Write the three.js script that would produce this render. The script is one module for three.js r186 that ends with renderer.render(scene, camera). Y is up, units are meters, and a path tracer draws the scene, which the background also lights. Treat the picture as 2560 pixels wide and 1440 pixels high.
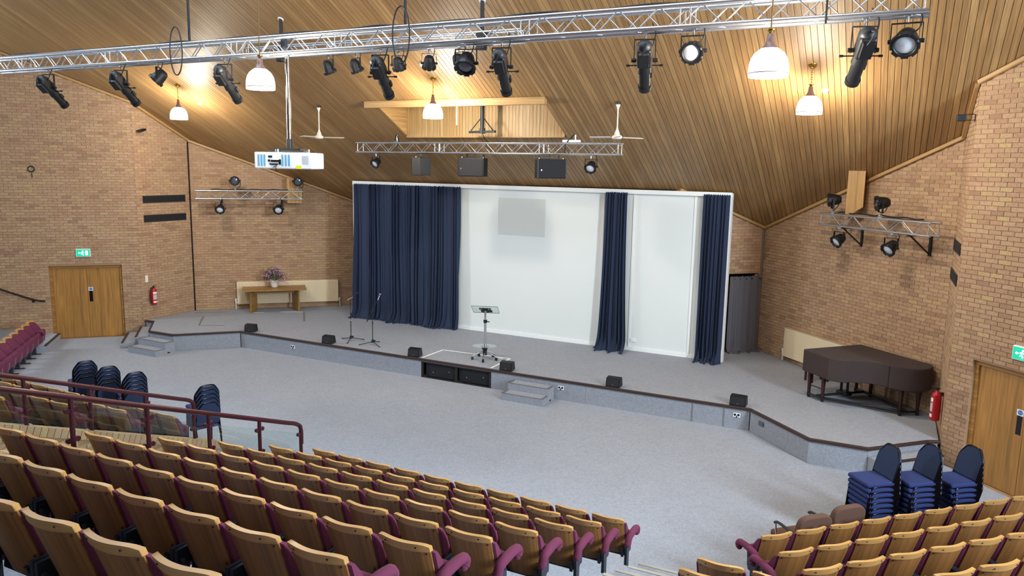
import * as THREE from 'three';
import { RoundedBoxGeometry } from 'three/addons/geometries/RoundedBoxGeometry.js';
import { mergeGeometries } from 'three/addons/utils/BufferGeometryUtils.js';
import { RectAreaLightUniformsLib } from 'three/addons/lights/RectAreaLightUniformsLib.js';

// ------------------------------------------------------------------ camera, sky, daylight, exposure
const scene = new THREE.Scene();
const camera = new THREE.PerspectiveCamera(41.1121, 2560 / 1440, 0.05, 120);
camera.position.set(8.98, 5.0, 14.82);
camera.quaternion.setFromRotationMatrix(new THREE.Matrix4().makeBasis(
  new THREE.Vector3(0.891581, 0.017646, -0.452518), new THREE.Vector3(-0.086869, 0.987348, -0.132654), new THREE.Vector3(0.444452, 0.157582, 0.881833)));
const renderer = new THREE.WebGLRenderer({ antialias: true });
renderer.toneMapping = THREE.LinearToneMapping;
renderer.toneMappingExposure = 1.0;
renderer.shadowMap.enabled = true;
RectAreaLightUniformsLib.init();
scene.background = new THREE.Color(0.72, 0.84, 1.0);          // overcast sky outside the hall windows
const V3 = (x, y, z) => new THREE.Vector3(x, y, z);
const SQ = Math.SQRT1_2;
function windowLight(x, y, z, w, h, tx, ty, tz, intensity) {   // daylight that enters by a window opening, same size as the opening
  const l = new THREE.RectAreaLight(new THREE.Color(0.77, 0.92, 1.07), intensity, w, h);
  l.position.set(x, y, z); l.lookAt(tx, ty, tz); scene.add(l); return l;
}
// tall side windows of the hall, in the two side walls beside the seating (out of the frame)
const WIN = { x: 17.6, z0: 7.95, z1: 9.75, y0: 4.0, y1: 9.1 };
for (const sx of [-1, 1]) windowLight(sx * (WIN.x - 0.17), (WIN.y0 + WIN.y1) / 2, (WIN.z0 + WIN.z1) / 2, WIN.z1 - WIN.z0, WIN.y1 - WIN.y0, 0, (WIN.y0 + WIN.y1) / 2, (WIN.z0 + WIN.z1) / 2, sx > 0 ? 86 : 34);
const ROOF = { x0: -8, x1: 8, z0: 6.2, z1: 8.4, y: 9.57 };   // glazed rooflight over the seating
windowLight(0, ROOF.y - 0.02, (ROOF.z0 + ROOF.z1) / 2, ROOF.x1 - ROOF.x0, ROOF.z1 - ROOF.z0, 0, 0, (ROOF.z0 + ROOF.z1) / 2 - 0.001, 6);
const PENDANT_CD = 20;

// ------------------------------------------------------------------ helpers
let seed = 7;
const rnd = () => { seed = (seed * 1664525 + 1013904223) >>> 0; return seed / 4294967296; };
const rr = (a, b) => a + (b - a) * rnd();
const used = {};
function numbered(n) { if (used[n] === undefined) { used[n] = 0; return n; } used[n]++; return n + '_' + String(used[n]).padStart(3, '0'); }
function flat(g) { const q = g.index ? g.toNonIndexed() : g; for (const k of Object.keys(q.attributes)) if (!['position', 'normal', 'uv'].includes(k)) q.deleteAttribute(k); if (!q.attributes.uv) q.setAttribute('uv', new THREE.BufferAttribute(new Float32Array(q.attributes.position.count * 2), 2)); return q; }
function merge(list) { return list.length === 1 ? list[0] : mergeGeometries(list.map(flat)); }
function mesh(name, geo, mat, parent = scene) {
  const m = new THREE.Mesh(Array.isArray(geo) ? merge(geo) : geo, mat);
  m.name = parent === scene ? numbered(name) : name; m.castShadow = m.receiveShadow = true; parent.add(m); return m;
}
function tag(o, label, category, group) { o.userData.label = label; o.userData.category = category; if (group) o.userData.group = group; return o; }
function struct(o) { o.userData.kind = 'structure'; return o; }
function thing(name, label, category, x = 0, y = 0, z = 0, ry = 0, group) {
  const g = new THREE.Group(); g.name = numbered(name); g.position.set(x, y, z); g.rotation.y = ry; scene.add(g); return tag(g, label, category, group);
}
function part(name, parent) { const g = new THREE.Group(); g.name = name; parent.add(g); return g; }
function copyOf(o, label) { const c = o.clone(); c.name = numbered(o.name.replace(/_\d{3}$/, '')); c.userData = { ...o.userData }; if (label) c.userData.label = label; scene.add(c); return c; }
function place(g, x = 0, y = 0, z = 0, rx = 0, ry = 0, rz = 0) {
  const m = new THREE.Matrix4().makeRotationFromEuler(new THREE.Euler(rx, ry, rz)); m.setPosition(x, y, z); g.applyMatrix4(m); return g;
}
function box(w, h, d, x = 0, y = 0, z = 0, rx = 0, ry = 0, rz = 0) {   // uv in metres
  const g = new THREE.BoxGeometry(w, h, d), uv = g.attributes.uv, s = [[d, h], [d, h], [w, d], [w, d], [w, h], [w, h]];
  for (let i = 0; i < 24; i++) { const [a, b] = s[i >> 2]; uv.setXY(i, uv.getX(i) * a, uv.getY(i) * b); }
  return place(g, x, y, z, rx, ry, rz);
}
function upGrain(w, h, d, x, y, z) { const g = box(w, h, d, x, y, z), uv = g.attributes.uv, o = rnd() * 2, p = rnd(); for (let i = 0; i < 24; i++) uv.setXY(i, uv.getY(i) + o, uv.getX(i) + p); return g; }
const rbox = (w, h, d, r, x = 0, y = 0, z = 0, rx = 0, ry = 0, rz = 0, seg = 2) => place(new RoundedBoxGeometry(w, h, d, seg, r), x, y, z, rx, ry, rz);
const cyl = (r1, r2, h, n = 16, x = 0, y = 0, z = 0, rx = 0, ry = 0, rz = 0) => place(new THREE.CylinderGeometry(r1, r2, h, n), x, y, z, rx, ry, rz);
const lathe = (pts, n = 24) => new THREE.LatheGeometry(pts.map(([r, y]) => new THREE.Vector2(r, y)), n);
function rod(a, b, r, n = 10, r2 = r) {
  const d = b.clone().sub(a), g = new THREE.CylinderGeometry(r2, r, d.length(), n);
  g.applyQuaternion(new THREE.Quaternion().setFromUnitVectors(V3(0, 1, 0), d.normalize())); const c = a.clone().add(b).multiplyScalar(0.5); g.translate(c.x, c.y, c.z); return g;
}
const tube = (pts, r, seg = 24, n = 8, closed = false) => new THREE.TubeGeometry(new THREE.CatmullRomCurve3(pts, closed, 'centripetal'), seg, r, n, closed);
function prism(pts, y0, y1) {   // plan polygon (x, z) between two heights, uv in metres
  const s = new THREE.Shape(pts.map(([x, z]) => new THREE.Vector2(x, -z)));
  const g = new THREE.ExtrudeGeometry(s, { depth: y1 - y0, bevelEnabled: false }); g.rotateX(-Math.PI / 2); g.translate(0, y0, 0); return g;
}
function surf(nu, nv, f) {   // indexed grid surface, f(u, v) -> [x, y, z]
  const p = [], uv = [], ix = [];
  for (let j = 0; j <= nv; j++) for (let i = 0; i <= nu; i++) { p.push(...f(i / nu, j / nv)); uv.push(i / nu, j / nv); }
  for (let j = 0; j < nv; j++) for (let i = 0; i < nu; i++) { const a = j * (nu + 1) + i; ix.push(a, a + 1, a + nu + 2, a, a + nu + 2, a + nu + 1); }
  const g = new THREE.BufferGeometry(); g.setAttribute('position', new THREE.Float32BufferAttribute(p, 3)); g.setAttribute('uv', new THREE.Float32BufferAttribute(uv, 2)); g.setIndex(ix); g.computeVertexNormals(); return g;
}
function panel(nx, ny, hw, y0, yt, zb, th) {   // closed bent panel: half width hw(v), top yt(x), rear face zb(x, y), thickness th(x, v)
  const at = (u, v, k) => { const t = u * 2 - 1, x = t * hw(v), y = y0 + (yt(t) - y0) * v, z = zb(t, y) - (k ? th(t, v) : 0); return [x, y, z]; };
  const back = surf(nx, ny, (u, v) => at(u, v, 0)), front = surf(nx, ny, (u, v) => at(1 - u, v, 1));
  const rim = []; const q = (f) => rim.push(surf(Math.max(nx, ny), 1, f));
  q((u, v) => at(u, 1, v)); q((u, v) => at(1 - u, 0, v)); q((u, v) => at(1, 1 - u, v)); q((u, v) => at(0, u, v));
  return merge([back, front, ...rim]);
}
// value noise
function hash(x, y, s) { let h = (x * 374761393 + y * 668265263 + s * 1442695041) | 0; h = Math.imul(h ^ (h >>> 13), 1274126177); return ((h ^ (h >>> 16)) >>> 0) / 4294967296; }
function vnoise(x, y, px, py, s) {
  const xi = Math.floor(x), yi = Math.floor(y), fx = x - xi, fy = y - yi, u = fx * fx * (3 - 2 * fx), v = fy * fy * (3 - 2 * fy), m = (a, n) => ((a % n) + n) % n;
  const h = (a, b) => hash(m(a, px), m(b, py), s);
  return (h(xi, yi) * (1 - u) + h(xi + 1, yi) * u) * (1 - v) + (h(xi, yi + 1) * (1 - u) + h(xi + 1, yi + 1) * u) * v;
}
function tex(w, h, sx, sy, f, srgb = true) {   // f(u, v) -> [r,g,b] 0..1; covers sx by sy metres
  const d = new Uint8Array(w * h * 4);
  for (let j = 0; j < h; j++) for (let i = 0; i < w; i++) { const c = f(i / w, j / h), o = (j * w + i) * 4; for (let k = 0; k < 3; k++) d[o + k] = Math.max(0, Math.min(255, c[k] * 255)); d[o + 3] = 255; }
  const t = new THREE.DataTexture(d, w, h); t.wrapS = t.wrapT = THREE.RepeatWrapping; t.magFilter = THREE.LinearFilter; t.minFilter = THREE.LinearMipmapLinearFilter; t.generateMipmaps = true;
  if (srgb) t.colorSpace = THREE.SRGBColorSpace; t.repeat.set(1 / sx, 1 / sy); t.needsUpdate = true; return t;
}
const mat = (color, roughness = 0.7, extra = {}) => new THREE.MeshStandardMaterial({ color, roughness, ...extra });
const phys = (o) => new THREE.MeshPhysicalMaterial(o);

// ------------------------------------------------------------------ materials
const carpetTex = tex(512, 512, 2.2, 2.2, (u, v) => {
  const a = vnoise(u * 170, v * 170, 170, 170, 1), b = vnoise(u * 60, v * 60, 60, 60, 2), c = hash(Math.floor(u * 512), Math.floor(v * 512), 3), e = vnoise(u * 5, v * 5, 5, 5, 4);
  const k = 0.76 + 0.10 * a + 0.04 * b + 0.13 * c + 0.02 * e; return [k, k, k];
});
const woodTex = (s, cathedral = 1) => tex(512, 128, 2.4, 0.42, (u, v) => {
  const w = v + 0.06 * vnoise(u * 3, v * 2, 3, 2, s) * cathedral;
  const a = vnoise(u * 6, w * 48, 6, 48, s + 1), b = vnoise(u * 16, w * 110, 16, 110, s + 2), c = vnoise(u * 2, w * 12, 2, 12, s + 3);
  const k = 0.66 + 0.15 * a + 0.10 * b + 0.16 * c; return [k, k * 0.985, k * 0.95];
});
const grainA = woodTex(11), grainB = woodTex(31);
const clayTex = tex(128, 128, 0.5, 0.5, (u, v) => { const k = 0.80 + 0.14 * vnoise(u * 40, v * 40, 40, 40, 5) + 0.10 * hash(Math.floor(u * 128), Math.floor(v * 128), 6); return [k, k, k]; });
const M = {};
M.carpet = mat('#aab0ba', 0.97, { map: carpetTex }); M.stageCarpet = mat('#a6aab2', 0.97, { map: carpetTex }); M.faceCarpet = M.stageCarpet;
M.nosing = mat('#3a2721', 0.55); M.paleNosing = mat('#b5b2a4', 0.5); M.metalStrip = mat('#9a9a9a', 0.4, { metalness: 0.7 });
M.mortar = mat('#ae8c6b', 0.95, { map: clayTex });
M.brick = mat('#ffffff', 0.92, { map: clayTex, vertexColors: true });
const BRICKS = ['#bf9b79', '#bb9775', '#c29f7c', '#b99372', '#c4a27f', '#bd9878', '#af8a6c', '#c9aa7c'];
M.bricks = BRICKS.map(c => mat(c, 0.92, { map: clayTex }));
M.boards = ['#b58e5e', '#af885a', '#b99363', '#aa8356', '#b28b5d', '#bb9666'].map((c, i) => mat(c, 0.5, { map: i % 2 ? grainA : grainB }));
M.paleBoards = ['#d5b07a', '#cba671', '#dab884', '#cfa974'].map((c, i) => mat(c, 0.5, { map: i % 2 ? grainA : grainB }));
M.backing = mat('#614630', 0.9); M.trimWood = mat('#cfa56b', 0.5, { map: grainA });
M.plain = mat('#5e4838', 0.95); M.white = mat('#e4e8e4', 0.75); M.whiteTrim = mat('#f3f4f1', 0.5);
M.navy = mat('#243049', 0.9); M.greyCloth = mat('#5a575c', 0.9);
M.door = mat('#c08d4a', 0.42, { map: grainA }); M.doorFrame = mat('#b98646', 0.45, { map: grainB });
M.alu = mat('#d3d4d6', 0.27, { metalness: 0.95 }); M.chrome = mat('#dfe1e4', 0.12, { metalness: 1 });
M.black = mat('#0f1012', 0.5); M.blackGloss = mat('#0b0c0e', 0.25); M.grille = mat('#14161a', 0.75); M.cable = mat('#0c0b0b', 0.6);
M.lens = phys({ color: '#d9dde2', roughness: 0.15, clearcoat: 1 }); M.darkLens = phys({ color: '#4b4d55', roughness: 0.12, clearcoat: 1 });
M.seatWood = mat('#b07a40', 0.42, { map: grainB }); M.capWood = mat('#e0ad68', 0.38, { map: grainA });
M.velvet = phys({ color: '#6b2b48', roughness: 0.95, sheen: 0.6, sheenColor: new THREE.Color('#c06a95'), sheenRoughness: 0.5 });
M.steel = mat('#3b434f', 0.45, { metalness: 0.5 }); M.plate = mat('#8f9196', 0.4, { metalness: 0.6 });
M.rail = mat('#3c0f19', 0.32); M.glass = phys({ color: '#f5faf8', roughness: 0.02, transmission: 1, thickness: 0, ior: 1.5 });
M.pane = phys({ color: '#ffffff', roughness: 0.02, transmission: 1, thickness: 0 });
M.cream = mat('#e6d3ae', 0.5); M.creamWhite = mat('#efe8d8', 0.45); M.brass = mat('#c9a24a', 0.22, { metalness: 1 });
M.red = mat('#b0121c', 0.3); M.labelWhite = mat('#f0ead8', 0.5); M.tableWood = mat('#b88a48', 0.4, { map: grainB });
M.vent = mat('#1b1c20', 0.6); M.pianoCover = mat('#3a2f2d', 0.95); M.pianoLeg = mat('#3a1a16', 0.35);
M.office = mat('#5d4335', 0.95); M.tape = mat('#f2f2f0', 0.7); M.tapeDark = mat('#77736c', 0.8);
const stripeTex = tex(128, 128, 0.09, 0.09, (u, v) => { const s = Math.abs(((u * 2) % 1) - 0.5) < 0.10 && ((v * 6) % 1) < 0.7 ? 1 : 0; const n = 0.75 + 0.25 * hash(Math.floor(u * 64), Math.floor(v * 64), 9); return [n * (0.62 + 0.38 * s), n * (0.66 + 0.34 * s), n * (0.8 + 0.2 * s)]; });
M.banquet = mat('#3d528a', 0.92, { map: stripeTex }); M.banquetPlain = mat('#243659', 0.92, { map: clayTex }); M.frameBlack = mat('#0a0c0f', 0.18, { metalness: 0.3 });
function canvasMat(w, h, draw, opts = {}) { const c = document.createElement('canvas'); c.width = w; c.height = h; draw(c.getContext('2d'), w, h); const t = new THREE.CanvasTexture(c); t.colorSpace = THREE.SRGBColorSpace; return new THREE.MeshStandardMaterial({ map: t, roughness: 0.5, ...(opts.glow ? { emissiveMap: t, emissive: new THREE.Color(opts.glow, opts.glow, opts.glow) } : {}) }); }

// ------------------------------------------------------------------ room shell
const CA = 6.36, CK = 0.535, PHI = Math.atan(CK);            // the one big ceiling plane: y = CA + CK z, falling towards the stage
const ceilY = (z) => CA + CK * z;
struct(mesh('floor', prism([[-24, -7], [24, -7], [24, 22], [-24, 22]], -0.3, 0), M.carpet));

// walls, each given from its end a to its end b as they follow one another clockwise seen from inside
const brickBox = new THREE.BoxGeometry(0.215, 0.065, 0.03), halfBox = new THREE.BoxGeometry(0.1025, 0.065, 0.03);
const brickColors = BRICKS.map(c => new THREE.Color(c));
function brickWall(name, a, b, { y0 = 0, top = null, holes = [], s0 = 0, s1 = 1e9, single = null, noTop = false } = {}) {
  const L = Math.hypot(b[0] - a[0], b[1] - a[1]), tx = (b[0] - a[0]) / L, tz = (b[1] - a[1]) / L;   // inward normal = (-tz, tx)
  const g = new THREE.Group(); g.name = name; g.position.set(a[0], 0, a[1]); g.rotation.y = Math.atan2(-tz, tx); scene.add(g); struct(g);
  const H = top || ((s) => ceilY(a[1] + tz * s) + 0.12);
  const n = 12, sh = new THREE.Shape(); sh.moveTo(0, y0); sh.lineTo(L, y0);
  for (let i = n; i >= 0; i--) sh.lineTo(L * i / n, H(L * i / n));
  for (const [p, q, r, t] of holes) { const h = new THREE.Path(); h.moveTo(p, r); h.lineTo(p, t); h.lineTo(q, t); h.lineTo(q, r); sh.holes.push(h); }
  const back = new THREE.ExtrudeGeometry(sh, { depth: 0.24, bevelEnabled: false }); back.translate(0, 0, -0.246); mesh('mortar_bed', back, M.mortar, g);
  const P = [], N = [], U = [], Cc = [], col = new THREE.Color(), singles = [];
  const quad = (p, nrm) => { for (const k of [0, 1, 2, 0, 2, 3]) { P.push(...p[k]); N.push(...nrm); U.push(p[k][0] + p[k][2], p[k][1]); Cc.push(col.r, col.g, col.b); } };
  const visTop = (s) => H(s) - 0.12 - 0.02;
  const e1 = Math.min(L, s1);
  for (let i = 0; ; i++) {
    const yb = y0 + i * 0.075 + 0.006, yt = yb + 0.065; if (yb > 12 || yb > Math.max(visTop(0), visTop(L))) break;
    for (let k = -1; ; k++) {
      let p = k * 0.225 + (i % 2 ? 0.1125 : 0), q = p + 0.215; if (p > e1) break;
      const r1 = rnd(), r2 = rnd();
      p = Math.max(p, s0 + 0.002); q = Math.min(q, e1 - 0.002); if (q - p < 0.04) continue;
      const spans = [[p, q]];
      for (const [h0, h1, hy0, hy1] of holes) if (yt > hy0 - 0.03 && yb < hy1 - 0.005) for (let w = spans.length - 1; w >= 0; w--) {
        const [x, y] = spans[w]; if (y <= h0 || x >= h1) continue; spans.splice(w, 1); if (x < h0 - 0.04) spans.push([x, h0]); if (y > h1 + 0.04) spans.push([h1, y]);
      }
      for (let [x, y] of spans) {
        if (visTop(x) < yt && visTop(y) < yt) continue;
        if (visTop(x) < yt || visTop(y) < yt) { let lo = x, hi = y; const rising = visTop(y) > visTop(x); for (let w = 0; w < 18; w++) { const m = (lo + hi) / 2; if ((visTop(m) >= yt) === rising) hi = m; else lo = m; } if (rising) x = hi; else y = lo; if (y - x < 0.03) continue; }
        const ci = r1 < 0.07 ? 7 : r1 < 0.14 ? 6 : Math.floor(r2 * 6);
        if (single && single(x, yb)) { singles.push([x, y, yb, ci]); continue; }
        col.copy(brickColors[ci]).multiplyScalar(0.95 + 0.1 * r1);
        const z1 = 0.004 * r2, z0 = -0.01;
        quad([[x, yb, z1], [y, yb, z1], [y, yt, z1], [x, yt, z1]], [0, 0, 1]);
        quad([[x, yt, z1], [y, yt, z1], [y, yt, z0], [x, yt, z0]], [0, 1, 0]); quad([[x, yb, z0], [y, yb, z0], [y, yb, z1], [x, yb, z1]], [0, -1, 0]);
        quad([[x, yb, z0], [x, yb, z1], [x, yt, z1], [x, yt, z0]], [-1, 0, 0]); quad([[y, yb, z1], [y, yb, z0], [y, yt, z0], [y, yt, z1]], [1, 0, 0]);
      }
    }
  }
  singles.sort((u, v) => v[0] - u[0]);
  singles.forEach(([x, y, yb, ci], i) => {
    if (i < 300) { const m = mesh('brick', brickBox, M.bricks[ci], g); m.scale.x = (y - x) / 0.215; m.position.set((x + y) / 2, yb + 0.0325, -0.012 + 0.004 * rnd()); }
    else { col.copy(brickColors[ci]); const z1 = 0.003, z0 = -0.01, yt = yb + 0.065; quad([[x, yb, z1], [y, yb, z1], [y, yt, z1], [x, yt, z1]], [0, 0, 1]); quad([[x, yt, z1], [y, yt, z1], [y, yt, z0], [x, yt, z0]], [0, 1, 0]); }
  });
  const bg = new THREE.BufferGeometry(); bg.setAttribute('position', new THREE.Float32BufferAttribute(P, 3)); bg.setAttribute('normal', new THREE.Float32BufferAttribute(N, 3)); bg.setAttribute('uv', new THREE.Float32BufferAttribute(U, 2)); bg.setAttribute('color', new THREE.Float32BufferAttribute(Cc, 3));
  if (P.length) { const bm = mesh('brickwork', bg, M.brick, g); bm.userData.kind = 'stuff'; }
  return g;
}
const B0 = [-17.6, 7.84], B1 = [-10.1, 0.34], A1 = [-10.06, -1.45], G1 = [-5.9, -5.39], C0 = [4.2, -3.43], D0 = [5.96, -5.19], E0 = [9.88, -1.31], F0 = [9.92, 0.19], F1 = [17.5, 7.77];
const DOOR_L = [8.32, 10.13, 0.002, 2.05], DOOR_R = [0.43, 2.25, 0.002, 2.0];
brickWall('wall_left', B0, B1, { holes: [DOOR_L], s0: 5.4 });
brickWall('wall_left_return', B1, A1);
brickWall('wall_stage_left', A1, G1);
brickWall('wall_stage_right_back', C0, D0, { holes: [[1.5, 2.40, 0.45, 2.43]] });
brickWall('wall_stage_right', D0, E0);
brickWall('wall_right_return', E0, F0);
brickWall('wall_right', F0, F1, { holes: [DOOR_R], s1: 3.0, single: (s, y) => s > 0.35 && s < 2.0 && y > 0.4 && y < 6.6 });
// the rest of the hall, behind and beside the camera
struct(mesh('wall_stage_left_back', prism([[-5.9, -5.39], [-4.2, -3.62], [-4.2, -3.9], [-5.9, -5.7]], 0, 4.7), M.plain));
struct(mesh('wall_behind_screen', box(8.6, 4.4, 0.1, 0, 2.2, -3.66), M.plain));
for (const [nm, wn, sx] of [['wall_side_right', 'window_1', 1], ['wall_side_left', 'window_2', -1]]) {
  const X = sx * WIN.x, q = (z0, z1, y0, y1) => box(0.25, y1 - y0, z1 - z0, X, (y0 + y1) / 2, (z0 + z1) / 2);
  struct(mesh(nm, [q(7.6, WIN.z0, 0, 12), q(WIN.z1, 18.2, 0, 12), q(WIN.z0, WIN.z1, 0, WIN.y0), q(WIN.z0, WIN.z1, WIN.y1, 12)], M.plain));
  const g = new THREE.Group(); g.name = wn; scene.add(g); struct(g); const n = 2, H = WIN.y1 - WIN.y0, W = WIN.z1 - WIN.z0, cy = (WIN.y0 + WIN.y1) / 2, cz = (WIN.z0 + WIN.z1) / 2;
  const bars = [box(0.08, 0.08, W, X, WIN.y0 + 0.04, cz), box(0.08, 0.08, W, X, WIN.y1 - 0.04, cz)]; for (let i = 0; i <= n; i++) bars.push(box(0.08, H, 0.08, X, cy, WIN.z0 + 0.04 + (W - 0.08) * i / n));
  mesh('window_frame', bars, M.whiteTrim, g);
  for (let i = 0; i < n; i++) mesh('window_pane', box(0.006, H - 0.16, (W - 0.08) / n - 0.08, X, cy, WIN.z0 + 0.04 + (W - 0.08) * (i + 0.5) / n), M.pane, g);
}
struct(mesh('wall_back', box(36, 12, 0.25, 0, 6, 18.1), M.plain));
{
  const g = new THREE.Group(); g.name = 'ceiling_back'; scene.add(g); struct(g); const q = (x0, x1, z0, z1) => box(x1 - x0, 0.25, z1 - z0, (x0 + x1) / 2, ROOF.y + 0.125, (z0 + z1) / 2);
  mesh('lining', [q(-18.5, ROOF.x0, 5.95, 18.4), q(ROOF.x1, 18.5, 5.95, 18.4), q(ROOF.x0, ROOF.x1, 5.95, ROOF.z0), q(ROOF.x0, ROOF.x1, ROOF.z1, 18.4)], M.backing, g);
  for (let i = 0; i < 8; i++) mesh('rooflight_pane', box(1.92, 0.01, 2.16, -7 + 2 * i, ROOF.y + 0.15, 7.3), M.pane, g);
  mesh('rooflight_bars', Array.from({ length: 9 }, (_, i) => box(0.07, 0.08, 2.2, -8 + 2 * i, ROOF.y + 0.15, 7.3)), M.whiteTrim, g);
}

// ceiling: dark soffit slab with its opening, and every board of the lining
const ceiling = new THREE.Group(); ceiling.name = 'ceiling'; scene.add(ceiling); struct(ceiling);
const OX = 2.12, OZ0 = -1.34, OZ1 = -0.05;
{
  const slab = (x0, x1, z0, z1) => { const len = (z1 - z0) / Math.cos(PHI), zc = (z0 + z1) / 2; return box(x1 - x0, 0.14, len, (x0 + x1) / 2, ceilY(zc) + (0.07 + 0.018) / Math.cos(PHI), zc, -PHI); };
  mesh('soffit', [slab(-18.6, -OX - 0.02, -5.8, 6.05), slab(OX + 0.02, 18.6, -5.8, 6.05), slab(-OX - 0.02, OX + 0.02, -5.8, OZ0), slab(-OX - 0.02, OX + 0.02, OZ1, 6.05)], M.backing, ceiling);
  const backZ = (x) => { const q = Math.abs(x); if (x > 0) { if (q > 9.92) return q - 9.73; if (q > 9.88) return 0.2; if (q > 5.96) return q - 11.17; if (q > 4.2) return 0.77 - q; return -3.5; } if (q > 10.1) return q - 9.76; if (q > 5.9) return q * 0.947 - 10.98; if (q > 4.2) return 0.56 - q; return -3.55; };
  const W = 0.102, plank = (x, z0, z1) => {
    const len = (z1 - z0) / Math.cos(PHI), g = new THREE.BoxGeometry(W - 0.008, 0.016, len), uv = g.attributes.uv, o = rnd() * 2.4, o2 = rnd() * 0.42;
    for (let i = 0; i < 24; i++) { const p = g.attributes.position; uv.setXY(i, p.getZ(i) + o, p.getX(i) + o2); }
    const m = mesh('ceiling_board', g, M.boards[Math.floor(rnd() * 6)], ceiling); const zc = (z0 + z1) / 2; m.position.set(x, ceilY(zc) + 0.012, zc); m.rotation.x = -PHI;
  };
  for (let i = -122; i < 122; i++) {
    const x = (i + 0.5) * W, zb = Math.min(backZ(x - W / 2), backZ(x + W / 2)) + 0.0; if (zb > 4.4) continue;
    if (Math.abs(x) < OX) { plank(x, zb, OZ0); plank(x, OZ1, 5.6); } else plank(x, zb, 5.6);
  }
}
// skylight shaft in the ceiling: a boarded far face, two cheeks, the top, and a downstand beam on its upper edge
const shaft = new THREE.Group(); shaft.name = 'ceiling_lightwell'; scene.add(shaft); struct(shaft);
{
  const yb = ceilY(OZ0), yTop = 8.3, n = 48, w = OX * 2 / n;
  const cheek = (x) => { const h = new THREE.Shape([[-OZ0 + 0.04, yb], [-OZ1, ceilY(OZ1)], [-OZ1, yTop], [-OZ0 + 0.04, yTop]].map(([a, b]) => new THREE.Vector2(a, b))); const g = new THREE.ExtrudeGeometry(h, { depth: 0.03, bevelEnabled: false }); g.rotateY(Math.PI / 2); g.translate(x, 0, 0); return g; };
  for (let i = 0; i < n; i++) mesh('board', upGrain(w - 0.006, yTop - yb, 0.016, -OX + (i + 0.5) * w, (yTop + yb) / 2 - 0.01, OZ0 + 0.055), M.paleBoards[Math.floor(rnd() * 4)], shaft);
  mesh('shaft_lining', [box(OX * 2 + 0.2, yTop - yb, 0.03, 0, (yTop + yb) / 2, OZ0 - 0.036), cheek(-OX - 0.035), cheek(OX + 0.005), box(OX * 2, 0.03, 1.3, 0, yTop, (OZ0 + OZ1) / 2), box(OX * 2, 1.9, 0.03, 0, 7.36, OZ1 + 0.02)], M.trimWood, shaft);
  mesh('beam', box(4.6, 0.15, 0.12, -0.06, 6.33, 0.05), M.trimWood, shaft);
  mesh('sill', box(OX * 2, 0.03, 0.05, 0, yb + 0.005, OZ0 + 0.075), M.trimWood, shaft);
}
// wooden cornice strips where walls meet the ceiling
function cornice(name, a, b) {
  const L = Math.hypot(b[0] - a[0], b[1] - a[1]), tx = (b[0] - a[0]) / L, tz = (b[1] - a[1]) / L, o = 0.04;
  const p = V3(a[0] - tz * o, ceilY(a[1] + tx * o) - 0.035, a[1] + tx * o), q = V3(b[0] - tz * o, ceilY(b[1] + tx * o) - 0.035, b[1] + tx * o);
  const d = q.clone().sub(p), g = box(d.length(), 0.06, 0.06); const X = d.clone().normalize(), Z = V3(-tz, 0, tx).normalize(), Y = Z.clone().cross(X);
  g.applyMatrix4(new THREE.Matrix4().makeBasis(X, Y, Z)); const c = p.add(q).multiplyScalar(0.5); g.translate(c.x, c.y, c.z); struct(mesh(name, g, M.trimWood));
}
cornice('trim_1', [-14, 4.24], B1); cornice('trim_2', B1, A1); cornice('trim_3', A1, G1); cornice('trim_4', C0, D0); cornice('trim_5', D0, E0); cornice('trim_6', E0, F0); cornice('trim_7', F0, [13.4, 3.67]);
// dark movement joint between the two brick faces beside the stage
struct(mesh('trim_8', box(0.035, 5.2, 0.03, A1[0] + 0.015, 3.0, A1[1] + 0.02), mat('#2a100d', 0.8)));
struct(mesh('trim_9', box(0.05, 3.2, 0.05, D0[0] - 0.02, 2.0, D0[1] + 0.05), mat('#6f5f49', 0.8)));

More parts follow.
